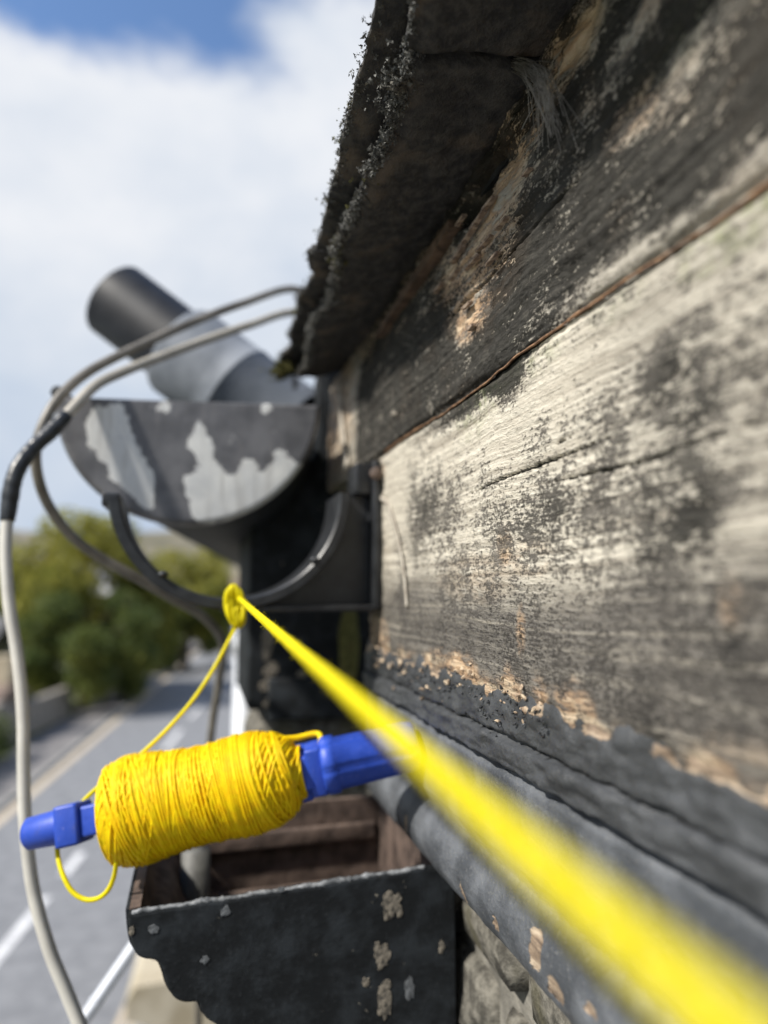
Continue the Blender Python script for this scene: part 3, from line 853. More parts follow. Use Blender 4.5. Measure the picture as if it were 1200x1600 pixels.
YB = .300
p1, p2, p3 = at(168, 782, YB)[[0, 2]], at(335, 952, YB)[[0, 2]], at(548, 770, YB)[[0, 2]]
rc, rr = circ3(p1, p2, p3)
a0 = math.atan2(p1[1] - rc[1], p1[0] - rc[0]); a1 = math.atan2(p3[1] - rc[1], p3[0] - rc[0])
if a0 > 0: a0 -= 2 * math.pi
if a1 < a0: a1 += 2 * math.pi
BR = thing('gutter_bracket', 'empty black plastic half-round gutter bracket screwed to the fascia', 'bracket', (XF, YB, rc[1] - rr))
ang = np.linspace(a0, a1, 70); th = .0050; W0, W1 = YB, YB + .034
sec = [(0, W0 + .0008), (-.0008, W0), (-th + .0008, W0), (-th, W0 + .0008), (-th, W1 - .0008), (-th + .0008, W1), (-.0008, W1), (0, W1 - .0008)]
V = np.array([[rc[0] + (rr + dr) * cs(a), y, rc[1] + (rr + dr) * sn(a)] for a in ang for dr, y in sec]); k8 = 8
Fc = [(i * k8 + k, i * k8 + (k + 1) % k8, (i + 1) * k8 + (k + 1) % k8, (i + 1) * k8 + k) for i in range(len(ang) - 1) for k in range(k8)]
Fc += [tuple(range(8))[::-1], tuple((len(ang) - 1) * 8 + k for k in range(8))]
part('cradle', V, Fc, M_PLASTIC, BR, smooth=False)
# front clip on the tip, and the small ribs on the cradle
tip = np.array([p1[0], YB + .013, p1[1]]); V, Fc = bbox_bevel((-.0025, -.012, -.002), (.0045, .012, .0035), .0008); part('front_clip', V + tip, Fc, M_PLASTIC, BR)
for ax, sz in ((math.radians(-40), .0016), (math.radians(-128), .0016)):
    c = np.array([rc[0] + (rr - th - .0003) * cs(ax), YB + .002, rc[1] + (rr - th - .0003) * sn(ax)])
    V, Fc = ICO2; part('rib', V * [sz * 1.5, .004, sz] + c, Fc, M_PLASTIC, BR)
# gusset: the plate between cradle and fascia
bz = rc[1] - rr + .0012
g_ang = np.linspace(math.radians(-84), a1, 26)
gpts = [(rc[0] + (rr - .001) * cs(a), rc[1] + (rr - .001) * sn(a)) for a in g_ang] + [(XF - .004, p3[1] + .004), (XF - .0035, bz + .0008)]
n = len(gpts); V = np.array([[x, y, z] for y in (YB + .012, YB + .0155) for x, z in gpts])
Fc = [tuple(range(n))[::-1], tuple(n + k for k in range(n))] + [(k, (k + 1) % n, n + (k + 1) % n, n + k) for k in range(n)]
part('gusset', V, Fc, M_PLASTIC, BR, smooth=False)
V, Fc = bbox_bevel((rc[0] - .004, YB + .003, bz - .0022), (XF - .0005, YB + .0255, bz + .0006), .0005); part('bottom_flange', V, Fc, M_PLASTIC, BR)
V, Fc = bbox_bevel((XF - .0042, YB + .0005, bz - .001), (XF - .0006, YB + .027, .0585), .0007); part('back_plate', V, Fc, M_PLASTIC, BR)
V, Fc = bbox_bevel((XF - .012, YB + .004, .043), (XF - .004, YB + .022, .0575), .0009); part('screw_block', V, Fc, M_PLASTIC, BR)
for zz in (.052,):
    V, Fc = lathe_axis((XF - .0035, YB - .0005, zz), (XF - .0035, YB - .004, zz), [(0, .003), (.001, .003), (.0018, .0022), (.002, 0)], 14)
    part('screw', V, Fc, M_RUST, BR)

# ------------------------------------------------------------------ old half-round gutter with peeling stop end
YS0 = .365
sc_, sR = np.array([at(303, 632, YS0)[0], (at(95, 628, YS0)[2] + at(510, 628, YS0)[2]) / 2]), (at(510, 628, YS0)[0] - at(95, 628, YS0)[0]) / 2
GT = thing('half_round_gutter', 'old half-round gutter with patchy black paint peeling off its pale closed end', 'gutter', (sc_[0], YS0 + .3, sc_[1] - sR))
nr_, na_ = 46, 90; rad = np.linspace(0.0, sR, nr_); an = np.linspace(math.pi, 2 * math.pi, na_); tilt = math.radians(2.2)
Rg, Ag = np.meshgrid(rad, an, indexing='ij')
lx = Rg * np.cos(Ag); lz = Rg * np.sin(Ag)
dz = .0006 * (fbm(np.stack([lx * 60, lz * 60, lx * 0], -1), 3, 4) - .5)
fx = sc_[0] + lx * cs(tilt) - lz * sn(tilt) * 0; fz = sc_[1] + lz * 0.97 + lx * sn(tilt)
fy = YS0 + dz + .0035 * sst(Rg, sR * .975, sR)
V = np.column_stack([fx.ravel(), fy.ravel(), fz.ravel()]); idx = np.arange(nr_ * na_).reshape(nr_, na_)
Fc = np.stack([idx[:-1, :-1], idx[:-1, 1:], idx[1:, 1:], idx[1:, :-1]], -1).reshape(-1, 4).tolist()
k0 = len(V); B = V.copy(); B[:, 1] = YS0 + .006; V = np.vstack([V, B])
Fc += [tuple(k0 + i for i in f[::-1]) for f in Fc]
rim = list(idx[-1, :]) + list(idx[::-1, -1][1:]) + list(idx[1:, 0])
for i in range(len(rim) - 1): Fc.append((rim[i], rim[i + 1], k0 + rim[i + 1], k0 + rim[i]))
# patches where the paint is off, surveyed on the end plate
def inpoly(px, pz, poly):
    r = np.zeros(len(px), bool); j = len(poly) - 1
    for i in range(len(poly)):
        xi, zi = poly[i]; xj, zj = poly[j]
        c = ((zi > pz) != (zj > pz)) & (px < (xj - xi) * (pz - zi) / (zj - zi + 1e-12) + xi); r ^= c; j = i
    return r
POLY = [[(148, 628), (190, 628), (195, 660), (215, 695), (240, 740), (250, 790), (225, 795), (200, 775), (170, 745), (145, 700), (130, 670)],
        [(298, 700), (302, 655), (315, 650), (322, 690), (340, 695), (330, 715), (350, 735), (365, 745), (380, 715), (405, 712), (400, 735), (430, 725), (432, 700), (450, 712), (490, 735), (505, 725), (480, 770), (430, 800), (380, 815), (310, 820), (285, 780), (290, 740), (310, 730)],
        [(240, 628), (262, 628), (262, 642), (250, 645)], [(398, 628), (424, 628), (422, 650), (405, 655)]]
pale = np.zeros(len(V))
for poly in POLY:
    q = [at(a, b, YS0)[[0, 2]] for a, b in poly]; 
    for ox, oz in [(a * .0030, b * .0030) for a in (-1, -.5, 0, .5, 1) for b in (-1, -.5, 0, .5, 1)]:
        pale += .04 * inpoly(V[:, 0] + ox, V[:, 2] + oz, q)
part('stop_end', V, Fc, M_PEEL, GT, attrs={'pale': np.clip(pale, 0, 1)})
an = np.linspace(math.pi, 2 * math.pi, 48); ro, ri = sR * .985, sR * .955
pr = [(sc_[0] + ro * cs(a), sc_[1] + ro * sn(a) * .97) for a in an] + [(sc_[0] + ri * cs(a), sc_[1] + ri * sn(a) * .97) for a in an[::-1]]
V, Fc = sweep(pr, np.linspace(YS0 + .004, 2.3, 24), xoff=lambda y: .112 * (y - YS0)); Fc = Fc[:-2]
part('trough', V, Fc, M_IRON, GT)
rimp = np.array([[sc_[0] - sR * .99, YS0 + .004, sc_[1] + .001], [sc_[0] - sR * .99 + .112 * 1.93, 2.3, sc_[1] + .001]])
V, Fc = tube(rimp, .0035, 8); part('bead', V, Fc, M_IRON, GT)

# ------------------------------------------------------------------ pipe stub lying out of the gutter behind
PB = thing('pipe_stub', 'black pipe stub with a grey ribbed socket tilted up out of the old gutter', 'pipe', at(400, 640, .54))
A = at(182, 470, .545); B = at(300, 560, .525); Cc = at(470, 680, .50)
ax = (B - A) / np.linalg.norm(B - A); L1 = np.linalg.norm(Cc - A); rp = .0298
V, Fc = lathe_axis(A, A + ax, [(0.03, rp - .0028), (0, rp - .0028), (0, rp - .0004), (.0004, rp), (L1 * .5, rp), (L1 * .5, rp + .001), (L1, rp)], 48)
part('pipe', V, Fc, simple('dull_black_plastic', (.004, .0045, .006), (.010, .011, .013), 60, .5, .2, .001, .25), PB)
t0 = np.linalg.norm(at(286, 548, .53) - A); pr = [(t0, rp + .0005), (t0, rp + .0055), (t0 + .003, rp + .007)]
for k in range(1):
    t = t0 + .040 + k * .031; pr += [(t, rp + .0068), (t + .014, rp + .0069), (t + .0145, rp + .0074), (t + .0165, rp + .0074), (t + .017, rp + .0068)]
V, Fc = lathe_axis(A, A + ax, pr + [(t0 + .11, rp + .0075)], 48); part('ribbed_socket', V, Fc, M_GREYPL, PB)

# ------------------------------------------------------------------ cables
def cable(name, pts, r, mat, label, taped=None, n=12, sides=12):
    P = catmull([np.array(p[:3], float) if len(p) == 4 else at(*p) for p in pts], n); base = P[-1].copy()
    c = thing(name, label, 'cable', base)
    V, Fc = tube(P, r, sides); part('sheath', V, Fc, mat, c)
    return c, P


cA, PA = cable('looped_cable', [(.30, .30, .232, 0), (.16, .40, .193, 0), (.082, .437, .181, 0), (462, 452, .45), (380, 474, .42), (300, 504, .40), (215, 542, .38), (140, 580, .365), (92, 622, .355), (64, 672, .35), (56, 722, .35), (72, 782, .355), (112, 838, .362), (165, 876, .368),
             (215, 903, .372), (270, 935, .38), (320, 965, .40), (348, 1005, .43), (343, 1060, .45), (332, 1130, .46), (325, 1200, .47), (318, 1290, .48), (312, 1420, .50), (310, 1700, .55), (312, 2400, .62), (.06, .66, -2.5, 0), (.07, .70, -6.2, 0)],
             .0025, M_CABLE_D, 'brown-grey cable that loops round the gutter end and drops behind the yellow reel')
cB, PBb = cable('looped_cable', [(.30, .34, .232, 0), (.16, .415, .190, 0), (.084, .437, .172, 0), (462, 488, .44), (390, 508, .415), (320, 532, .40), (255, 556, .385), (195, 580, .37), (150, 602, .36), (112, 640, .35), (82, 672, .345), (48, 704, .34), (24, 742, .335), (13, 800, .333), (9, 860, .33),
             (14, 940, .327), (28, 1030, .324), (36, 1120, .32), (37, 1200, .317), (40, 1290, .315), (52, 1390, .313), (76, 1480, .31), (104, 1550, .308), (140, 1640, .305), (200, 1800, .30), (260, 2100, .30), (.07, .30, -.7, 0), (.075, .30, -2.5, 0), (.075, .30, -6.2, 0)],
             .0025, M_CABLE_W, 'pale cable hanging down the left side with black tape at its bend')
seg = [p for p in range(len(PBb))]
i0, i1 = 12 * 9 + 3, 12 * 13 + 4
V, Fc = tube(PBb[i0:i1], np.interp(np.arange(i1 - i0), [0, 8, 16, i1 - i0 - 9, i1 - i0 - 1], [.0032, .0036, .0032, .0035, .0030]) + .0003 * rng.random(i1 - i0), 10); part('tape_wrap', V, Fc, M_TAPE, cB)
V, Fc = tube(PBb[:i0 + 2], .0026, 12); part('grey_sleeve', V, Fc, M_CABLE_G, cB)
# thin pale rod slanting down behind the hopper
P = np.array([at(400, 1200, .535), at(300, 1346, .52), at(207, 1482, .50), at(125, 1602, .48), at(20, 1755, .46), (-.17, .44, -.62), (-.12, .42, -1.5), (.06, .40, -3.0), (.075, .40, -6.2)])
rod = thing('straight_cable', 'pale straight cable slanting down behind the black ogee gutter', 'cable', P[-1])
V, Fc = tube(catmull(P, 6), .0036, 12); part('sheath', V, Fc, M_ZINC, rod)
V, Fc = tube(np.array([at(152, 1562, .485), at(147, 1570, .484)]), .0041, 12); part('ferrule', V, Fc, M_ZINC, rod)

# ------------------------------------------------------------------ ogee gutter (black iron, rusty inside)
YH, YH2 = .250, .352
OG = thing('ogee_gutter', 'chipped black iron ogee gutter box with rusty inside and moulded end plate', 'gutter', (.04, YH + .05, -.20))
left = [(200, 1430), (202, 1456), (206, 1478), (214, 1493), (226, 1499), (240, 1501), (249, 1509), (256, 1524), (262, 1544), (272, 1560), (288, 1567), (308, 1567), (314, 1578), (322, 1592), (340, 1604), (352, 1622), (360, 1650), (372, 1680), (400, 1700), (420, 1730)]
op = catmull([at(a, b, YH)[[0, 2]] for a, b in left], 4)
xr, zt = at(712, 1352, YH)[0], at(700, 1352, YH)[2]
zb = op[-1][1]
# end plate with slightly wavy top edge
topx = np.linspace(xr, op[0][0], 50)[:-1]
topz = zt + (op[0][1] - zt) * np.linspace(0, 1, 50)[:-1] + .0006 * (fbm(np.stack([topx * 160, topx * 0, topx * 0], -1), 3, 2) - .5) * 2 + np.clip((topx - xr + .012) / .012, 0, 1) ** 2 * -.004
ring = np.vstack([op, [[xr, zb]], np.column_stack([topx, topz])]); n = len(ring)
bm = bmesh.new(); vs = [bm.verts.new((x, YH, z)) for x, z in ring]; f = bm.faces.new(vs)
ex = bmesh.ops.extrude_face_region(bm, geom=[f]); mv = [v for v in ex['geom'] if isinstance(v, bmesh.types.BMVert)]; bmesh.ops.translate(bm, vec=(0, .0045, 0), verts=mv)
bmesh.ops.recalc_face_normals(bm, faces=bm.faces)
eds = [e for e in bm.edges if abs(e.verts[0].co.y - e.verts[1].co.y) < 1e-6]
bmesh.ops.bevel(bm, geom=eds, offset=.0009, segments=2, profile=.6, affect='EDGES'); bm.verts.index_update()
V = np.array([v.co[:] for v in bm.verts]); Fc = [[v.index for v in f.verts] for f in bm.faces]; bm.free()
part('end_plate', V, Fc, M_IRON, OG, smooth=False)
tx = np.linspace(xr - .012, op[0][0] + .001, 120); tz = np.interp(tx, topx[::-1], topz[::-1]) + .0001
V, Fc = tube(np.column_stack([tx, np.full(120, YH + .0012), tz]), .0005 + .0011 * fbm(np.stack([tx * 400, tx * 0, tx * 0], -1), 4, 6, .7) ** 1.5, 7)
part('worn_rim', V + rng.normal(0, .00012, V.shape), Fc, simple('worn_grey_rim', (.06, .065, .07), (.24, .25, .26), 300, .6, .5, .001), OG)
# ogee front, bottom and rear wall as one thin shell
tn = np.gradient(op, axis=0); nn = np.column_stack([-tn[:, 1], tn[:, 0]]); nn /= np.linalg.norm(nn, axis=1)[:, None]
if nn[5][0] < 0: nn = -nn
inn = op + nn * .0035
pr = np.vstack([op, [[xr, zb]], [[xr, zt - .004]], [[xr - .0035, zt - .004]], [[xr - .0035, zb + .0035]], inn[::-1]])
V, Fc = sweep(pr, np.linspace(YH + .0046, YH2, 14)); part('moulded_shell', V, Fc, M_RUST, OG, smooth=False)
Vp, Fp = sweep(np.vstack([op - nn * .0012, (op - nn * .0002)[::-1]]), np.linspace(YH + .0046, YH2, 10)); part('outer_paint', Vp, Fp, M_IRON, OG, smooth=False)
# far end of the box with its ledges
V, Fc = box((op[0][0] + .004, YH2 - .004, zb + .004), (xr - .004, YH2, zt - .003)); part('back_plate', V, Fc, M_RUST, OG, smooth=False)
for zz, dd in ((zt - .018, .004), (zt - .044, .003)):
    V, Fc = bbox_bevel((op[0][0] + .022, YH2 - .004 - dd, zz - .004), (xr - .006, YH2 - .0042, zz + .004), .0012); part('ledge', V, Fc, M_RUST, OG)
pp = at(306, 1345, .325); V, Fc = tube(np.array([[pp[0], pp[1], zb + .004], [pp[0], pp[1], zt - .012]]), .0062, 16); part('inner_rod', V, Fc, simple('grey_steel', (.07, .07, .065), (.13, .13, .12), 80, .6), OG)
def flake(c, rx, rz, seed, th=.00012):
    a = np.linspace(0, 2 * math.pi, 22, endpoint=False)
    r = .25 + 1.5 * fbm(np.stack([np.cos(a) * 2.6 + seed, np.sin(a) * 2.6, a * 0], -1), 4, seed % 97, .85)
    o = np.column_stack([c[0] + rx * r * np.cos(a), np.full(22, c[1]), c[2] + rz * r * np.sin(a)])
    V = np.vstack([o, o + [0, th * 3, 0], [np.array(c) - [0, th, 0]]])
    return V, [(k, (k + 1) % 22, 44) for k in range(22)] + [(k, 22 + k, 22 + (k + 1) % 22, (k + 1) % 22) for k in range(22)]


# chips of flaked paint on the end plate: pale undercoat showing
M_CHIP = simple('chipped_undercoat', (0.04, 0.037, 0.032), (0.27, 0.235, 0.185), 500, 0.8, 0.4, 0.0008)
M_DULL = simple('dull_grey_scuff', (.05, .055, .06), (.16, .17, .18), 400, .7, .4, .0008)
for (px, py, rx, ry) in ((613, 1412, 14, 18), (597, 1494, 12, 18), (602, 1560, 10, 26), (352, 1424, 7, 7), (240, 1452, 7, 6), (320, 1500, 6, 5), (572, 1535, 6, 6), (205, 1455, 4, 6), (640, 1545, 8, 16), (440, 1390, 5, 4), (625, 1425, 5, 8), (604, 1432, 4, 6), (590, 1478, 5, 6), (606, 1540, 5, 9), (596, 1578, 6, 8), (690, 1480, 5, 9)):
    W, Fc = flake(at(px, py, YH - .0002), rx / F_PX * .25, ry / F_PX * .25, px)
    part('paint_chip', W, Fc, M_CHIP if px not in (352, 240, 320, 640, 440) else M_DULL, OG, smooth=False)

# ------------------------------------------------------------------ yellow builder's line
knot = at(368, 946, YB + .012)
SL = thing('string_line', 'taut yellow builder\'s line knotted to the bracket and running past the lens', 'string', knot)
# taut run: slightly downhill along the fascia
s0 = at(372, 934, YB + .004); dvec = at(305, 875, 1.0); dvec /= np.linalg.norm(dvec)
tt = np.r_[np.linspace(0, .36, 520), np.linspace(.365, .75, 40)]
P = s0[None, :] - dvec[None, :] * tt[:, None]
for ph in (0, 2.094, 4.189):                       # three twisted strands
    a = tt * 2 * math.pi / .0075 + ph
    u = np.array([1.0, 0, 0]); w = np.cross(dvec, u); w /= np.linalg.norm(w); u = np.cross(w, dvec)
    Q = P + .00056 * (np.cos(a)[:, None] * u + np.sin(a)[:, None] * w)
    V, Fc = tube(Q, .00064, 7); part('strand', V, Fc, M_STRING, SL)
mb = MB()
for k in range(320):
    t = rng.random() ** .8 * .30; c = s0 - dvec * t; d = rng.normal(0, 1, 3); d -= dvec * (d @ dvec) * .6; d /= np.linalg.norm(d)
    e = np.cross(d, rng.normal(0, 1, 3)); e /= np.linalg.norm(e); L = rng.uniform(.0004, .0012)
    V, Fc = tube(np.array([c + d * .0008, c + d * (.0008 + L * .5) + e * L * .15, c + d * (.0008 + L) + e * L * .5]), .000028, 3, False); mb.add(V, Fc)
part('fuzz', mb.V, mb.f, M_STRING, SL)['kind'] = 'stuff'
# knot: turns of line round the cradle strap
for k in range(5):
    yk = YB + .006 + k * .0018; ang = np.linspace(0, 2 * math.pi, 28)
    cx = knot[0] + .0006 * k - .0012; czz = knot[2] + .0012
    lean = .0012 * (k - 2)
    zr = rc[1] - math.sqrt(max(1e-9, (rr - th / 2) ** 2 - (cx - rc[0]) ** 2))
    Q = np.column_stack([cx + .0032 * np.cos(ang) * .6 + lean * np.sin(ang) * .4, yk + .0135 * np.cos(ang) * .25 - .006 + .012 * (np.cos(ang) + 1) * .5, zr + .0048 * np.sin(ang) - .001])
    V, Fc = tube(Q, .00085, 7); part('knot_turn', V, Fc, M_STRING, SL)
for k in range(14):                               # turns hanging just in front of the strap
    ang = np.linspace(0, 2 * math.pi, 26); c = at(366 + .8 * (k % 5), 947 + 1.5 * math.sin(k * 2.1), YB - .0018); hz_ = .0076 + .0008 * math.sin(k * 1.7); ln = .16 + .10 * math.sin(k * 2.3)
    hx_ = .0020 + .0014 * math.cos(k * 2.9)
    Q = np.column_stack([c[0] + hx_ * np.cos(ang) + ln * hz_ * np.sin(ang) * -1, c[1] + .0014 * np.cos(ang * 2 + k) - .0006 * (k % 3), c[2] + hz_ * np.sin(ang)])
    V, Fc = tube(Q, .00095, 7); part('knot_turn', V, Fc, M_STRING, SL)
lp = [(372, 972, .2985), (358, 1000, .297), (332, 1048, .294), (298, 1098, .29), (252, 1149, .287), (206, 1190, .285), (168, 1218, .285), (132, 1250, .288), (108, 1280, .288), (92, 1312, .285), (90, 1335, .280), (98, 1366, .275), (112, 1392, .272), (132, 1405, .27), (152, 1404, .268), (168, 1392, .266), (178, 1370, .264), (182, 1345, .262), (186, 1318, .262), (195, 1300, .262)]
V, Fc = tube(catmull([at(*p) for p in lp], 12), .00085, 8); part('loose_tail', V, Fc, M_STRING, SL)

# ------------------------------------------------------------------ line winder (blue frame, yellow winding)
A = at(40, 1304, .283); B = at(652, 1163, .252); ax = (B - A); Lw = np.linalg.norm(ax); ax /= Lw
WD = thing('line_winder', 'blue plastic line winder wound full of yellow string above the ogee gutter', 'line winder', (A + B) / 2 - np.array([0, 0, .026]))
u = np.cross(ax, [0, 0, 1.0]); u /= np.linalg.norm(u); w = np.cross(u, ax)          # u: towards/away, w: up


def along(px, py):                                # distance along the axis for a surveyed point
    best = min(np.linspace(0, Lw, 400), key=lambda t: (lambda q: abs((600 + F_PX * (q @ CR) / (q @ CF)) - px))(A + ax * t)); return best


def wbox(t0, t1, hu, hw, r=.001, tw=0.0, offu=0, offw=0):
    V, Fc = bbox_bevel((t0, -hu, -hw), (t1, hu, hw), r)
    c, s = cs(tw), sn(tw); y = V[:, 1] * c - V[:, 2] * s + offu; z = V[:, 1] * s + V[:, 2] * c + offw
    return A + V[:, :1] * ax + y[:, None] * u + z[:, None] * w, Fc


tL0, tL1, tS0, tS1, tR0, tR1 = along(98, 0), along(150, 0), along(178, 0), along(474, 0), along(447, 0), along(505, 0)
V, Fc = lathe_axis(A, B, [(0, 0), (0, .0042), (.0012, .0055), (tL0 + .001, .0062)], 26); part('tip', V, Fc, M_BLUE, WD)
V, Fc = wbox(tL0, tL0 + .0085, .0075, .0070, .0012, .2); part('stop_block', V, Fc, M_BLUE, WD)
V, Fc = wbox(tL0 + .0084, tS0 + .004, .0058, .0052, .001, .2); part('shank', V, Fc, M_BLUE, WD)
V, Fc = wbox(tS0 - .003, tS0 + .001, .0095, .0075, .001, .2); part('flange', V, Fc, M_BLUE, WD)
V, Fc = wbox(tS0, tS1 + .004, .006, .006, .001); part('core', V, Fc, M_BLUE, WD)
V, Fc = wbox(tR0 - .001, tR0 + .0085, .0080, .0078, .001, -.25, -.004, -.0015); part('stop_block', V, Fc, M_BLUE, WD)
V, Fc = wbox(tR0 + .0084, tR1 + .0006, .0062, .0088, .001, -.1); part('shank', V, Fc, M_BLUE, WD)
# ribbed round handle
nh = 48; an = np.linspace(0, 2 * math.pi, nh, endpoint=False); rows = []
for t, r in ((tR1, 0), (tR1, .0094), (tR1 + .001, .0104), (tR1 + .005, .0104), (tR1 + .0055, .0094), (Lw - .004, .0090), (Lw - .001, .0084), (Lw, .0070), (Lw, 0)):
    rib = r * (1 - .09 * (np.cos(an * 6) > .90)); rows.append(A + ax * t + rib[:, None] * (np.cos(an)[:, None] * u + np.sin(an)[:, None] * w))
V = np.concatenate(rows); Fc = [(i * nh + k, i * nh + (k + 1) % nh, (i + 1) * nh + (k + 1) % nh, (i + 1) * nh + k) for i in range(8) for k in range(nh)]
part('handle', V, Fc, M_BLUE, WD)
# winding: many crossing turns of line over a full core
Ls = tS1 - tS0


def rad_at(t):                                    # swelling of the reel along its length
    s = np.clip(t / Ls, 0, 1); return 0.0158 * (0.60 + 0.40 * np.sqrt(np.clip(1 - np.abs(2 * s - .94) ** 5, 0, 1))) + .0012 * np.sin(s * 9 + 1) * .8 + .0016 * (0.5 - s) * 2


ts = np.linspace(0, Ls, 26); V, Fc = lathe_axis(A + ax * tS0, B, [(0, .004)] + [(t, float(rad_at(t)) - .0011) for t in ts] + [(Ls, .004)], 40)
part('wound_core', V, Fc, M_WOUND, WD)
mb = MB()
for layer in range(7):
    turns = (84, 78, 72, 56, 46, 40, 60)[layer]; N = turns * 22; th_ = np.linspace(0, turns * 2 * math.pi, N) + layer
    s = np.linspace(0, 1, N); lo, hi = ((0, 1), (0, 1), (.02, .98), (.05, .6), (.4, 1), (.0, .35), (.1, .95))[layer]
    tb = (lo + (hi - lo) * s) * Ls
    tilt_ = (.0016, .0030, .0045, .0060, .0055, .0065, .0030)[layer] * (.6 + .8 * vnoise(np.stack([s * 9, s * 0 + layer, s * 0], -1), 2))
    t = np.clip(tb + tilt_ * np.sin(th_ + layer * 1.3 + 2.5 * vnoise(np.stack([s * 14, s * 0 + layer, s * 0], -1), 7)), .0002, Ls - .0002)
    r = rad_at(t) + .0001 + .00020 * layer + .0008 * vnoise(np.stack([s * turns * .9, s * 0 + layer, s * 0], -1), 5)
    Q = (A + ax * tS0)[None] + t[:, None] * ax + r[:, None] * (np.cos(th_)[:, None] * u + np.sin(th_)[:, None] * w)
    V, Fc = tube(Q, .00050, 5); mb.add(V, Fc)
part('winding', mb.V, mb.f, M_WOUND, WD)
# line leaving the reel over the right-hand block
q = [A + ax * (tS1 - .010) + w * .0142 + u * .003, A + ax * (tS1 - .001) + w * .0118 - u * .002, A + ax * (tS1 + .008) + w * .0108 - u * .003, A + ax * (tS1 + .006) + w * .004 + u * .006]
V, Fc = tube(catmull(q, 8), .0011, 7); part('tucked_end', V, Fc, M_WOUND, WD)

# ------------------------------------------------------------------ house walls under the eaves
def stone_wall(name, label, x0f, y0, y1, z0, z1, mat, depth=.3):
    t = thing(name, label, 'wall', ((x0f(y0) + x0f(y1)) / 2 + .1, (y0 + y1) / 2, z0))
    ys = np.linspace(y0, y1, 12)
    pr = []
    V = np.array([[x0f(y) + dx, y, z] for y in ys for dx, z in ((-.003, z0), (-.003, z1), (depth, z1), (depth, z0))])
    Fc = [(i * 4 + k, i * 4 + (k + 1) % 4, i * 4 + 4 + (k + 1) % 4, i * 4 + 4 + k) for i in range(11) for k in range(4)] + [(3, 2, 1, 0), (44, 45, 46, 47)]
    part('mortar_backing', V, Fc, mat, t, smooth=False)
    return t


def stones(t, x0f, y0, y1, z0, z1, hs, ls, n_max=120):
    z = z1; k = 0
    while z > z0 and k < n_max:
        h = rng.uniform(*hs); y = y0 - rng.uniform(0, ls[0])
        while y < y1 and k < n_max:
            l = rng.uniform(*ls); a, b = max(y, y0), min(y + l, y1)
            if b - a > .012:
                V, Fc = ICO2; P = np.sign(V) * np.abs(V) ** .33
                P = P * [.02, (b - a) / 2 - .003, h / 2 - .003]; P = P * (1 + .34 * (fbm(P * 60 + k * 3.3, 4, k, .6)[:, None] - .5))
                yc = (a + b) / 2; part('stone', P + [x0f(yc) + .010, yc, z - h / 2], Fc, M_STONE, t); k += 1
            y += l
        z -= h


hw = stone_wall('house_wall', 'rubble stone house wall below the fascia and the ogee gutter', lambda y: .108, -1.2, .40, GZ, -.1035, M_MORTAR)
stones(hw, lambda y: .108, -.02, .40, -.32, -.104, (.022, .042), (.03, .075), 150)
nw = stone_wall('neighbour_wall', 'stone wall of the neighbouring house running on beyond the bracket', lambda y: .150 + .112 * (y - .42), .55, 14, GZ, .16, M_MORTAR, .5)
stones(nw, lambda y: .150 + .112 * (y - .42), .55, 3.0, -1.4, .05, (.12, .2), (.2, .45), 60)
# black-painted eaves block and the stone corbel under it
YBK = .455
cb = thing('eaves_block', 'black painted eaves block with pale chips below the bracket', 'eaves block', (.08, YBK + .05, -.09))
l, r, tp, bt = at(388, 1000, YBK)[0], .175, .088, at(450, 1108, YBK)[2]
V, Fc = bbox_bevel((l, YBK, bt), (r, YBK + .12, tp), .003); part('block', V, Fc, M_IRON, cb)
V, Fc = bbox_bevel((at(420, 1000, YBK)[0], YBK - .006, bt - .006), (r - .01, YBK + .01, bt + .02), .002); part('batten', V, Fc, M_IRON, cb)
V, Fc = bbox_bevel((.0765, YBK - .004, .075), (.19, 2.4, .150), .002); V[:, 0] += .112 * np.clip(V[:, 1] - YBK, 0, 9); part('fascia_return', V, Fc, M_IRON, cb)
for (px, py, rx, ry) in ((418, 1000, 9, 26), (424, 1045, 12, 10), (420, 1070, 14, 10), (424, 1098, 12, 8), (470, 1060, 8, 12)):
    W, Fc = flake(at(px, py, YBK - .0003), rx / F_PX * YBK, ry / F_PX * YBK, px)
    part('paint_chip', W, Fc, M_CHIP, cb, smooth=False)
V, Fc = ICO3; c = at(545, 1010, YBK - .01); W = V * (1 + .5 * (fbm(V * 3, 3, 8)[:, None] - .5)) * [.007, .004, .028] + c; part('moss_streak', W, Fc, M_MOSS, cb)
st = thing('stone_corbel', 'grey stone corbel end under the black eaves block', 'corbel', (.09, .52, -.2))
l2, tp2 = at(392, 1100, .47)[0], bt - .0065
V, Fc = ICO3; P = np.sign(V) * np.abs(V) ** .35; P = P * [(.16 - l2) / 2, .05, .05]; P = P * (1 + .10 * (fbm(P * 40, 4, 3)[:, None] - .5)) + [(.16 + l2) / 2, .52, tp2 - .051]
part('stone', P, Fc, M_STONE, st)
# bay window cornice in pale stone, lower down the wall
cr = at(300, 1560, 1.9)
bay = thing('bay_cornice', 'pale cream stone cornice of a bay below, left of the ogee gutter', 'cornice', (cr[0] + .3, 2.0, GZ))
le = at(205, 1492, 1.9); z1 = le[2]
pr = [(le[0] + .02, z1), (le[0], z1 - .03), (le[0] + .005, z1 - .07), (le[0] + .06, z1 - .09), (le[0] + .07, z1 - .16), (le[0] + .12, z1 - .18), (le[0] + .12, z1 - .9), (.40, z1 - .9), (.40, z1 + .02)]
V, Fc = sweep(pr, np.linspace(1.75, 3.2, 6), xoff=lambda y: .06 * (y - 1.75)); part('cornice_moulding', V, Fc, M_CREAM, bay, smooth=False)
V, Fc = box((le[0] + .14, 1.80, GZ), (.38, 3.1, z1 - .905)); part('bay_wall', V, Fc, M_CREAM, bay, smooth=False)
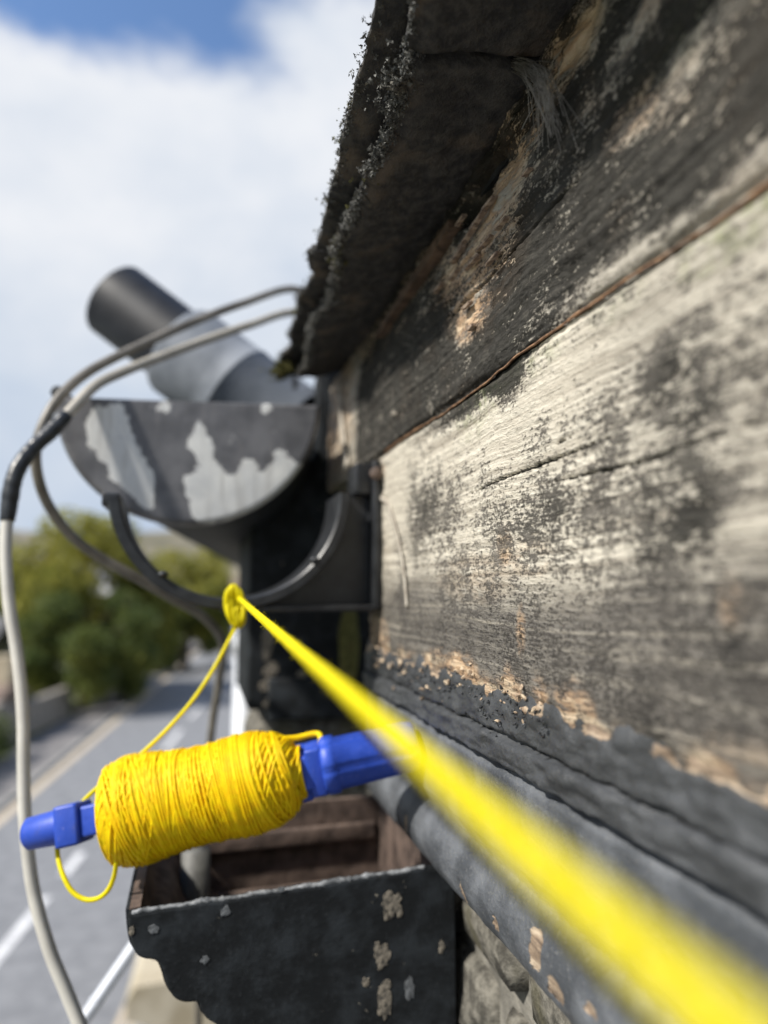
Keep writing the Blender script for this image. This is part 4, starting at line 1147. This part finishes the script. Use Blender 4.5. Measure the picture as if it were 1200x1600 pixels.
# white downpipe further along
wp = at(379, 1050, 3.0)
DP = thing('white_downpipe', 'white plastic downpipe standing beyond the yellow reel', 'downpipe', (wp[0], wp[1], GZ))
V, Fc = tube(np.array([[wp[0], wp[1], GZ + .05], [wp[0], wp[1], -.12]]), .034, 20); part('pipe', V, Fc, M_WHITE, DP)
V, Fc = tube(np.array([[wp[0], wp[1], -.28], [wp[0], wp[1], -.20]]), .040, 20); part('collar', V, Fc, M_WHITE, DP)

# ------------------------------------------------------------------ across the road: garden walls, shrubs, trees, houses
M_LEAF = []
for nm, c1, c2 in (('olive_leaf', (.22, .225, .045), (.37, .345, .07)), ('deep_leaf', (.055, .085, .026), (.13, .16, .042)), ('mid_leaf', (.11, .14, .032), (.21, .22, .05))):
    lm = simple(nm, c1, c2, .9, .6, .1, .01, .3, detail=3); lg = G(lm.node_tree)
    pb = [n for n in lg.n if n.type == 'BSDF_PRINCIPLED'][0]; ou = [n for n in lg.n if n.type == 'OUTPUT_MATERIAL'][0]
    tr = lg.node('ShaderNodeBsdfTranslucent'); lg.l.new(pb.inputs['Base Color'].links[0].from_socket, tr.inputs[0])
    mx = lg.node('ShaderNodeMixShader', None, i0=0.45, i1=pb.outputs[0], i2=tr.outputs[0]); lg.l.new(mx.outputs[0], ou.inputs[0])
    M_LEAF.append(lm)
M_BARK = simple('bark', (.05, .04, .03), (.11, .09, .07), 6, .9, .8, .02)


def foliage(blobs, n, size, seed, zmin=None):
    r = np.random.default_rng(seed); vs = []; 
    vol = np.array([b[1][0] * b[1][1] * b[1][2] for b in blobs]) ** .75; cnt = (n * vol / vol.sum()).astype(int)
    for (c, rad), m in zip(blobs, cnt):
        d = r.normal(size=(m, 3)); d /= np.linalg.norm(d, axis=1)[:, None]
        rr_ = r.random(m) ** .35 * (0.75 + .5 * fbm(d * 2.2 + seed + np.array(c), 3, seed)); p = np.array(c) + d * rr_[:, None] * np.array(rad)
        keep = fbm(p * .9, 2, seed + 3) > .36; p = p[keep]; m2 = len(p)
        a = r.normal(size=(m2, 3)); a /= np.linalg.norm(a, axis=1)[:, None]; b = np.cross(a, r.normal(size=(m2, 3))); b /= np.linalg.norm(b, axis=1)[:, None]
        s = size * (.5 + r.random(m2))[:, None]
        vs.append(np.stack([p - a * s, p - b * s * .5, p + a * s, p + b * s * .5], 1))
    V = np.concatenate(vs).reshape(-1, 3)
    if zmin is not None: V[:, 2] = np.maximum(V[:, 2], zmin)
    return V, np.arange(len(V)).reshape(-1, 4).tolist()


def tree(label, x, y, h, w, mats, seed, n=9000, size=.16, group='trees across the road', trunk_h=.35):
    r = np.random.default_rng(seed); t = thing('broadleaf_tree', label, 'tree', (x, y, GZ), group)
    base = np.array([x, y, GZ]); blobs = []; lim = MB()
    V, Fc = tube(catmull([base, base + [.1, 0, h * .25], base + [-.1, .1, h * .5], base + [.1, 0, h * .85]], 8), np.linspace(h * .035, h * .006, 25), 9); lim.add(V, Fc)
    for k in range(14):
        a = k * 2.4 + r.random(); zz = h * (trunk_h + (1 - trunk_h) * .9 * (k + .5) / 14); rr_ = w * .5 * (.35 + .5 * r.random()) * (1 - .55 * max(0, (zz / h - .55) / .45))
        c = base + [rr_ * cs(a), rr_ * sn(a), zz]; s = h * .15 * (.75 + .5 * r.random())
        blobs.append((c, (s * 1.25, s * 1.2, s * .9)))
        V, Fc = tube(np.array([base + [0, 0, zz * .6], base + [rr_ * .5 * cs(a), rr_ * .5 * sn(a), zz * .85], c]), [h * .012, h * .008, h * .003], 6); lim.add(V, Fc)
    part('trunk', lim.V, lim.f, M_BARK, t)
    k = len(blobs) // 2
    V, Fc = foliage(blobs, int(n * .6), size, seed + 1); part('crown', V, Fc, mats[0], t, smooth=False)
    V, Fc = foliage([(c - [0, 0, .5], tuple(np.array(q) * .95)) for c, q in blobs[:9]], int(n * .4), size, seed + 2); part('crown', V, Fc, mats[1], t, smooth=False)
    return t


def gp(px, py): p = ground(px, py); return p[0], p[1]


tree('large olive-green tree, tallest one across the road', -6.1, 44, 10.6, 11.5, (M_LEAF[0], M_LEAF[2]), 11, 26000, .17, trunk_h=.3)
tree('darker dense tree in front of the tallest olive-green one', -5.5, 39.5, 6.3, 8.5, (M_LEAF[1], M_LEAF[2]), 23, 16000, .14, trunk_h=.18)
tree('yellow-green tree right of the tallest one, behind the bracket cradle', -.6, 56, 9.6, 9, (M_LEAF[0], M_LEAF[1]), 37, 14000, .2, trunk_h=.2)
tree('low dark tree at the roadside furthest up the street', 1.0, 74, 8.0, 9, (M_LEAF[1], M_LEAF[2]), 41, 9000, .22, trunk_h=.15)
tree('olive tree at the left edge behind the hanging pale cable', -17.5, 66, 8.6, 9, (M_LEAF[2], M_LEAF[0]), 53, 12000, .18, trunk_h=.2)


def bush(name, label, cat, blobs, n, size, mat, seed):
    c = np.mean([b[0] for b in blobs], 0); t = thing(name, label, cat, (c[0], c[1], GZ))
    V, Fc = foliage(blobs, n, size, seed, GZ + .01); part('foliage', V, Fc, mat, t, smooth=False)
    P = np.array([[c[0], c[1], GZ], [c[0], c[1], c[2]]]); V, Fc = tube(P, .05, 7); part('stem', V, Fc, M_BARK, t)


bush('hedge', 'dark green hedge by the pavement at the left edge', 'hedge', [((-7.6 + .1 * k, 24 + 1.2 * k, GZ + .9), (.9, .9, 1.0)) for k in range(5)], 6000, .09, M_LEAF[1], 3)
bush('flowering_bush', 'small pink flowering bush under the bracket cradle, far up the street', 'bush', [((-.75, 60, GZ + 4.1), (.7, .6, .6))], 1500, .10, simple('pink_petals', (.45, .16, .22), (.62, .34, .38), 2), 5)
bush('roadside_shrub', 'light green shrub at the roadside below the big trees', 'bush', [((-2.7, 54, GZ + 1.5), (1.5, 1.2, 1.5)), ((-1.6, 57, GZ + 1.3), (1.3, 1, 1.3))], 6000, .13, M_LEAF[2], 6)


def garden_wall(label, p, q, h, mat, th=.35, pier=True, step=.55):
    p = np.array([*p, GZ]); q = np.array([*q, GZ]); d = q - p; L = np.linalg.norm(d); d /= L; nrm = np.array([-d[1], d[0], 0])
    t = thing('garden_wall', label, 'wall', (p + q) / 2, 'garden walls across the road')
    def seg(a, b, z0, z1, w):
        V, Fc = bbox_bevel((a, -w / 2, z0), (b, w / 2, z1), .02); return p + V[:, :1] * d + V[:, 1:2] * nrm + V[:, 2:] * [0, 0, 1], Fc
    V, Fc = seg(0, L, -.05, h, th * .86); part('wall_core', V, Fc, M_MORTAR, t, smooth=False)
    z = 0.0
    while z < h - .1:
        hh = min(.30, h - z); y = -rng.random() * .3
        while y < L:
            l = rng.uniform(step * .7, step * 1.4); a, b = max(0, y), min(L, y + l)
            if b - a > .1:
                V, Fc = seg(a + .015, b - .015, z + .015, z + hh - .01, th * rng.uniform(.95, 1.05)); part('stone', V, Fc, mat, t, smooth=False)
            y += l
        z += hh
    y = 0
    while y < L - .05:
        V, Fc = seg(y + .01, min(L, y + .8) - .01, h, h + .12, th * 1.3); part('coping_stone', V, Fc, mat, t, smooth=False); y += .8
    if pier:
        V, Fc = seg(-.5, .05, -.05, h + .35, th * 1.6); part('pier', V, Fc, mat, t, smooth=False)
        V, Fc = seg(-.58, .13, h + .35, h + .48, th * 2.0); part('pier_cap', V, Fc, mat, t, smooth=False)


M_GSTONE = simple('garden_stone', (0.16, 0.15, 0.14), (0.33, 0.30, 0.26), 1.2, .9, .5, .02)
garden_wall('grey stone garden wall with a pier, left of the big tree', (-7.5, 31.0), (-6.0, 38.0), 1.35, M_GSTONE)
garden_wall('tan stone garden wall below the big tree', (-5.0, 41), (-3.3, 52), 1.15, M_GSTONE)


def house(label, x, y, z0, w, d, h, rh, wallm, roofm, rz=0.0, wins=3, group=None):
    t = thing('house', label, 'house', (x, y, z0), group); R = np.array([[cs(rz), -sn(rz), 0], [sn(rz), cs(rz), 0], [0, 0, 1]]); o = np.array([x, y, z0])
    T = lambda V: np.asarray(V) @ R.T + o
    V, Fc = box((-w / 2, -d / 2, -1), (w / 2, d / 2, h)); part('wall', T(V), Fc, wallm, t, smooth=False)
    e = .3; V = np.array([(-w / 2 - e, -d / 2 - e, h - .05), (w / 2 + e, -d / 2 - e, h - .05), (w / 2 + e, d / 2 + e, h - .05), (-w / 2 - e, d / 2 + e, h - .05), (-w / 2 - e, 0, h + rh), (w / 2 + e, 0, h + rh)])
    rf = part('roof', T(V), [(0, 1, 5, 4), (2, 3, 4, 5), (1, 2, 5), (3, 0, 4), (3, 2, 1, 0)], roofm, t, smooth=False)
    V, Fc = box((w * .3, -.4, h + rh - .6), (w * .3 + .7, .4, h + rh + 1.0)); part('chimney', T(V), Fc, wallm, rf, smooth=False)
    for s in range(2):
        for k in range(wins):
            cx = (k + .5) / wins * w - w / 2; cz = h * (.28 + .45 * s)
            V, Fc = box((cx - .5, -d / 2 - .04, cz - .6), (cx + .5, -d / 2 + .05, cz + .6)); wn = part('window', T(V), Fc, M_WHITE, t, smooth=False)
            V, Fc = box((cx - .4, -d / 2 - .06, cz - .5), (cx + .4, -d / 2 - .045, cz + .5)); part('pane', T(V), Fc, M_PLASTIC, wn, smooth=False)
    return t


M_RENDER = simple('white_render', (.52, .53, .54), (.62, .62, .62), 1.5, .85, .1, .01)
M_TAN = simple('tan_render', (.36, .30, .21), (.46, .39, .28), 1.5, .85, .1, .01)
M_ROOF = simple('grey_slate_roof', (.09, .09, .10), (.15, .15, .16), 2, .7, .2, .01)
M_ROOFT = simple('brown_tile_roof', (.13, .095, .075), (.20, .15, .12), 2, .8, .2, .01)
house('white house with grey roof cut by the left edge behind the hanging cable', -14.6, 47, GZ, 7.4, 7, 3.0, 1.8, M_RENDER, M_ROOF, -.1)
house('low tan outbuilding at the left edge above the hedge', -8.9, 33.0, GZ, 2.6, 4.0, 1.7, .8, M_TAN, M_ROOFT, -.1, 1)
for i, (px, Y, w, lab) in enumerate(((70, 200, 13, 'grey-roofed hillside house furthest left on the skyline'), (110, 215, 12, 'hillside house between the cable loop and the skyline, second from left'),
                                    (160, 205, 12, 'pale hillside house just above the treetop'), (250, 190, 14, 'tan hillside house below the gutter tip'), (300, 180, 15, 'brown-roofed hillside house under the gutter end'), (345, 175, 12, 'brown-roofed hillside house beside the eaves block'))):
    x = at(px, 850, Y)[0]; house(lab, x, Y, hill_z(x, Y), w, 8, 5, 2.6, (M_TAN, M_RENDER)[i == 2], (M_ROOF, M_ROOFT)[i >= 3], rng.uniform(-.3, .3), 3, 'houses on the far hillside')

for o in SC.objects:
    if '_b' in o: del o['_b']
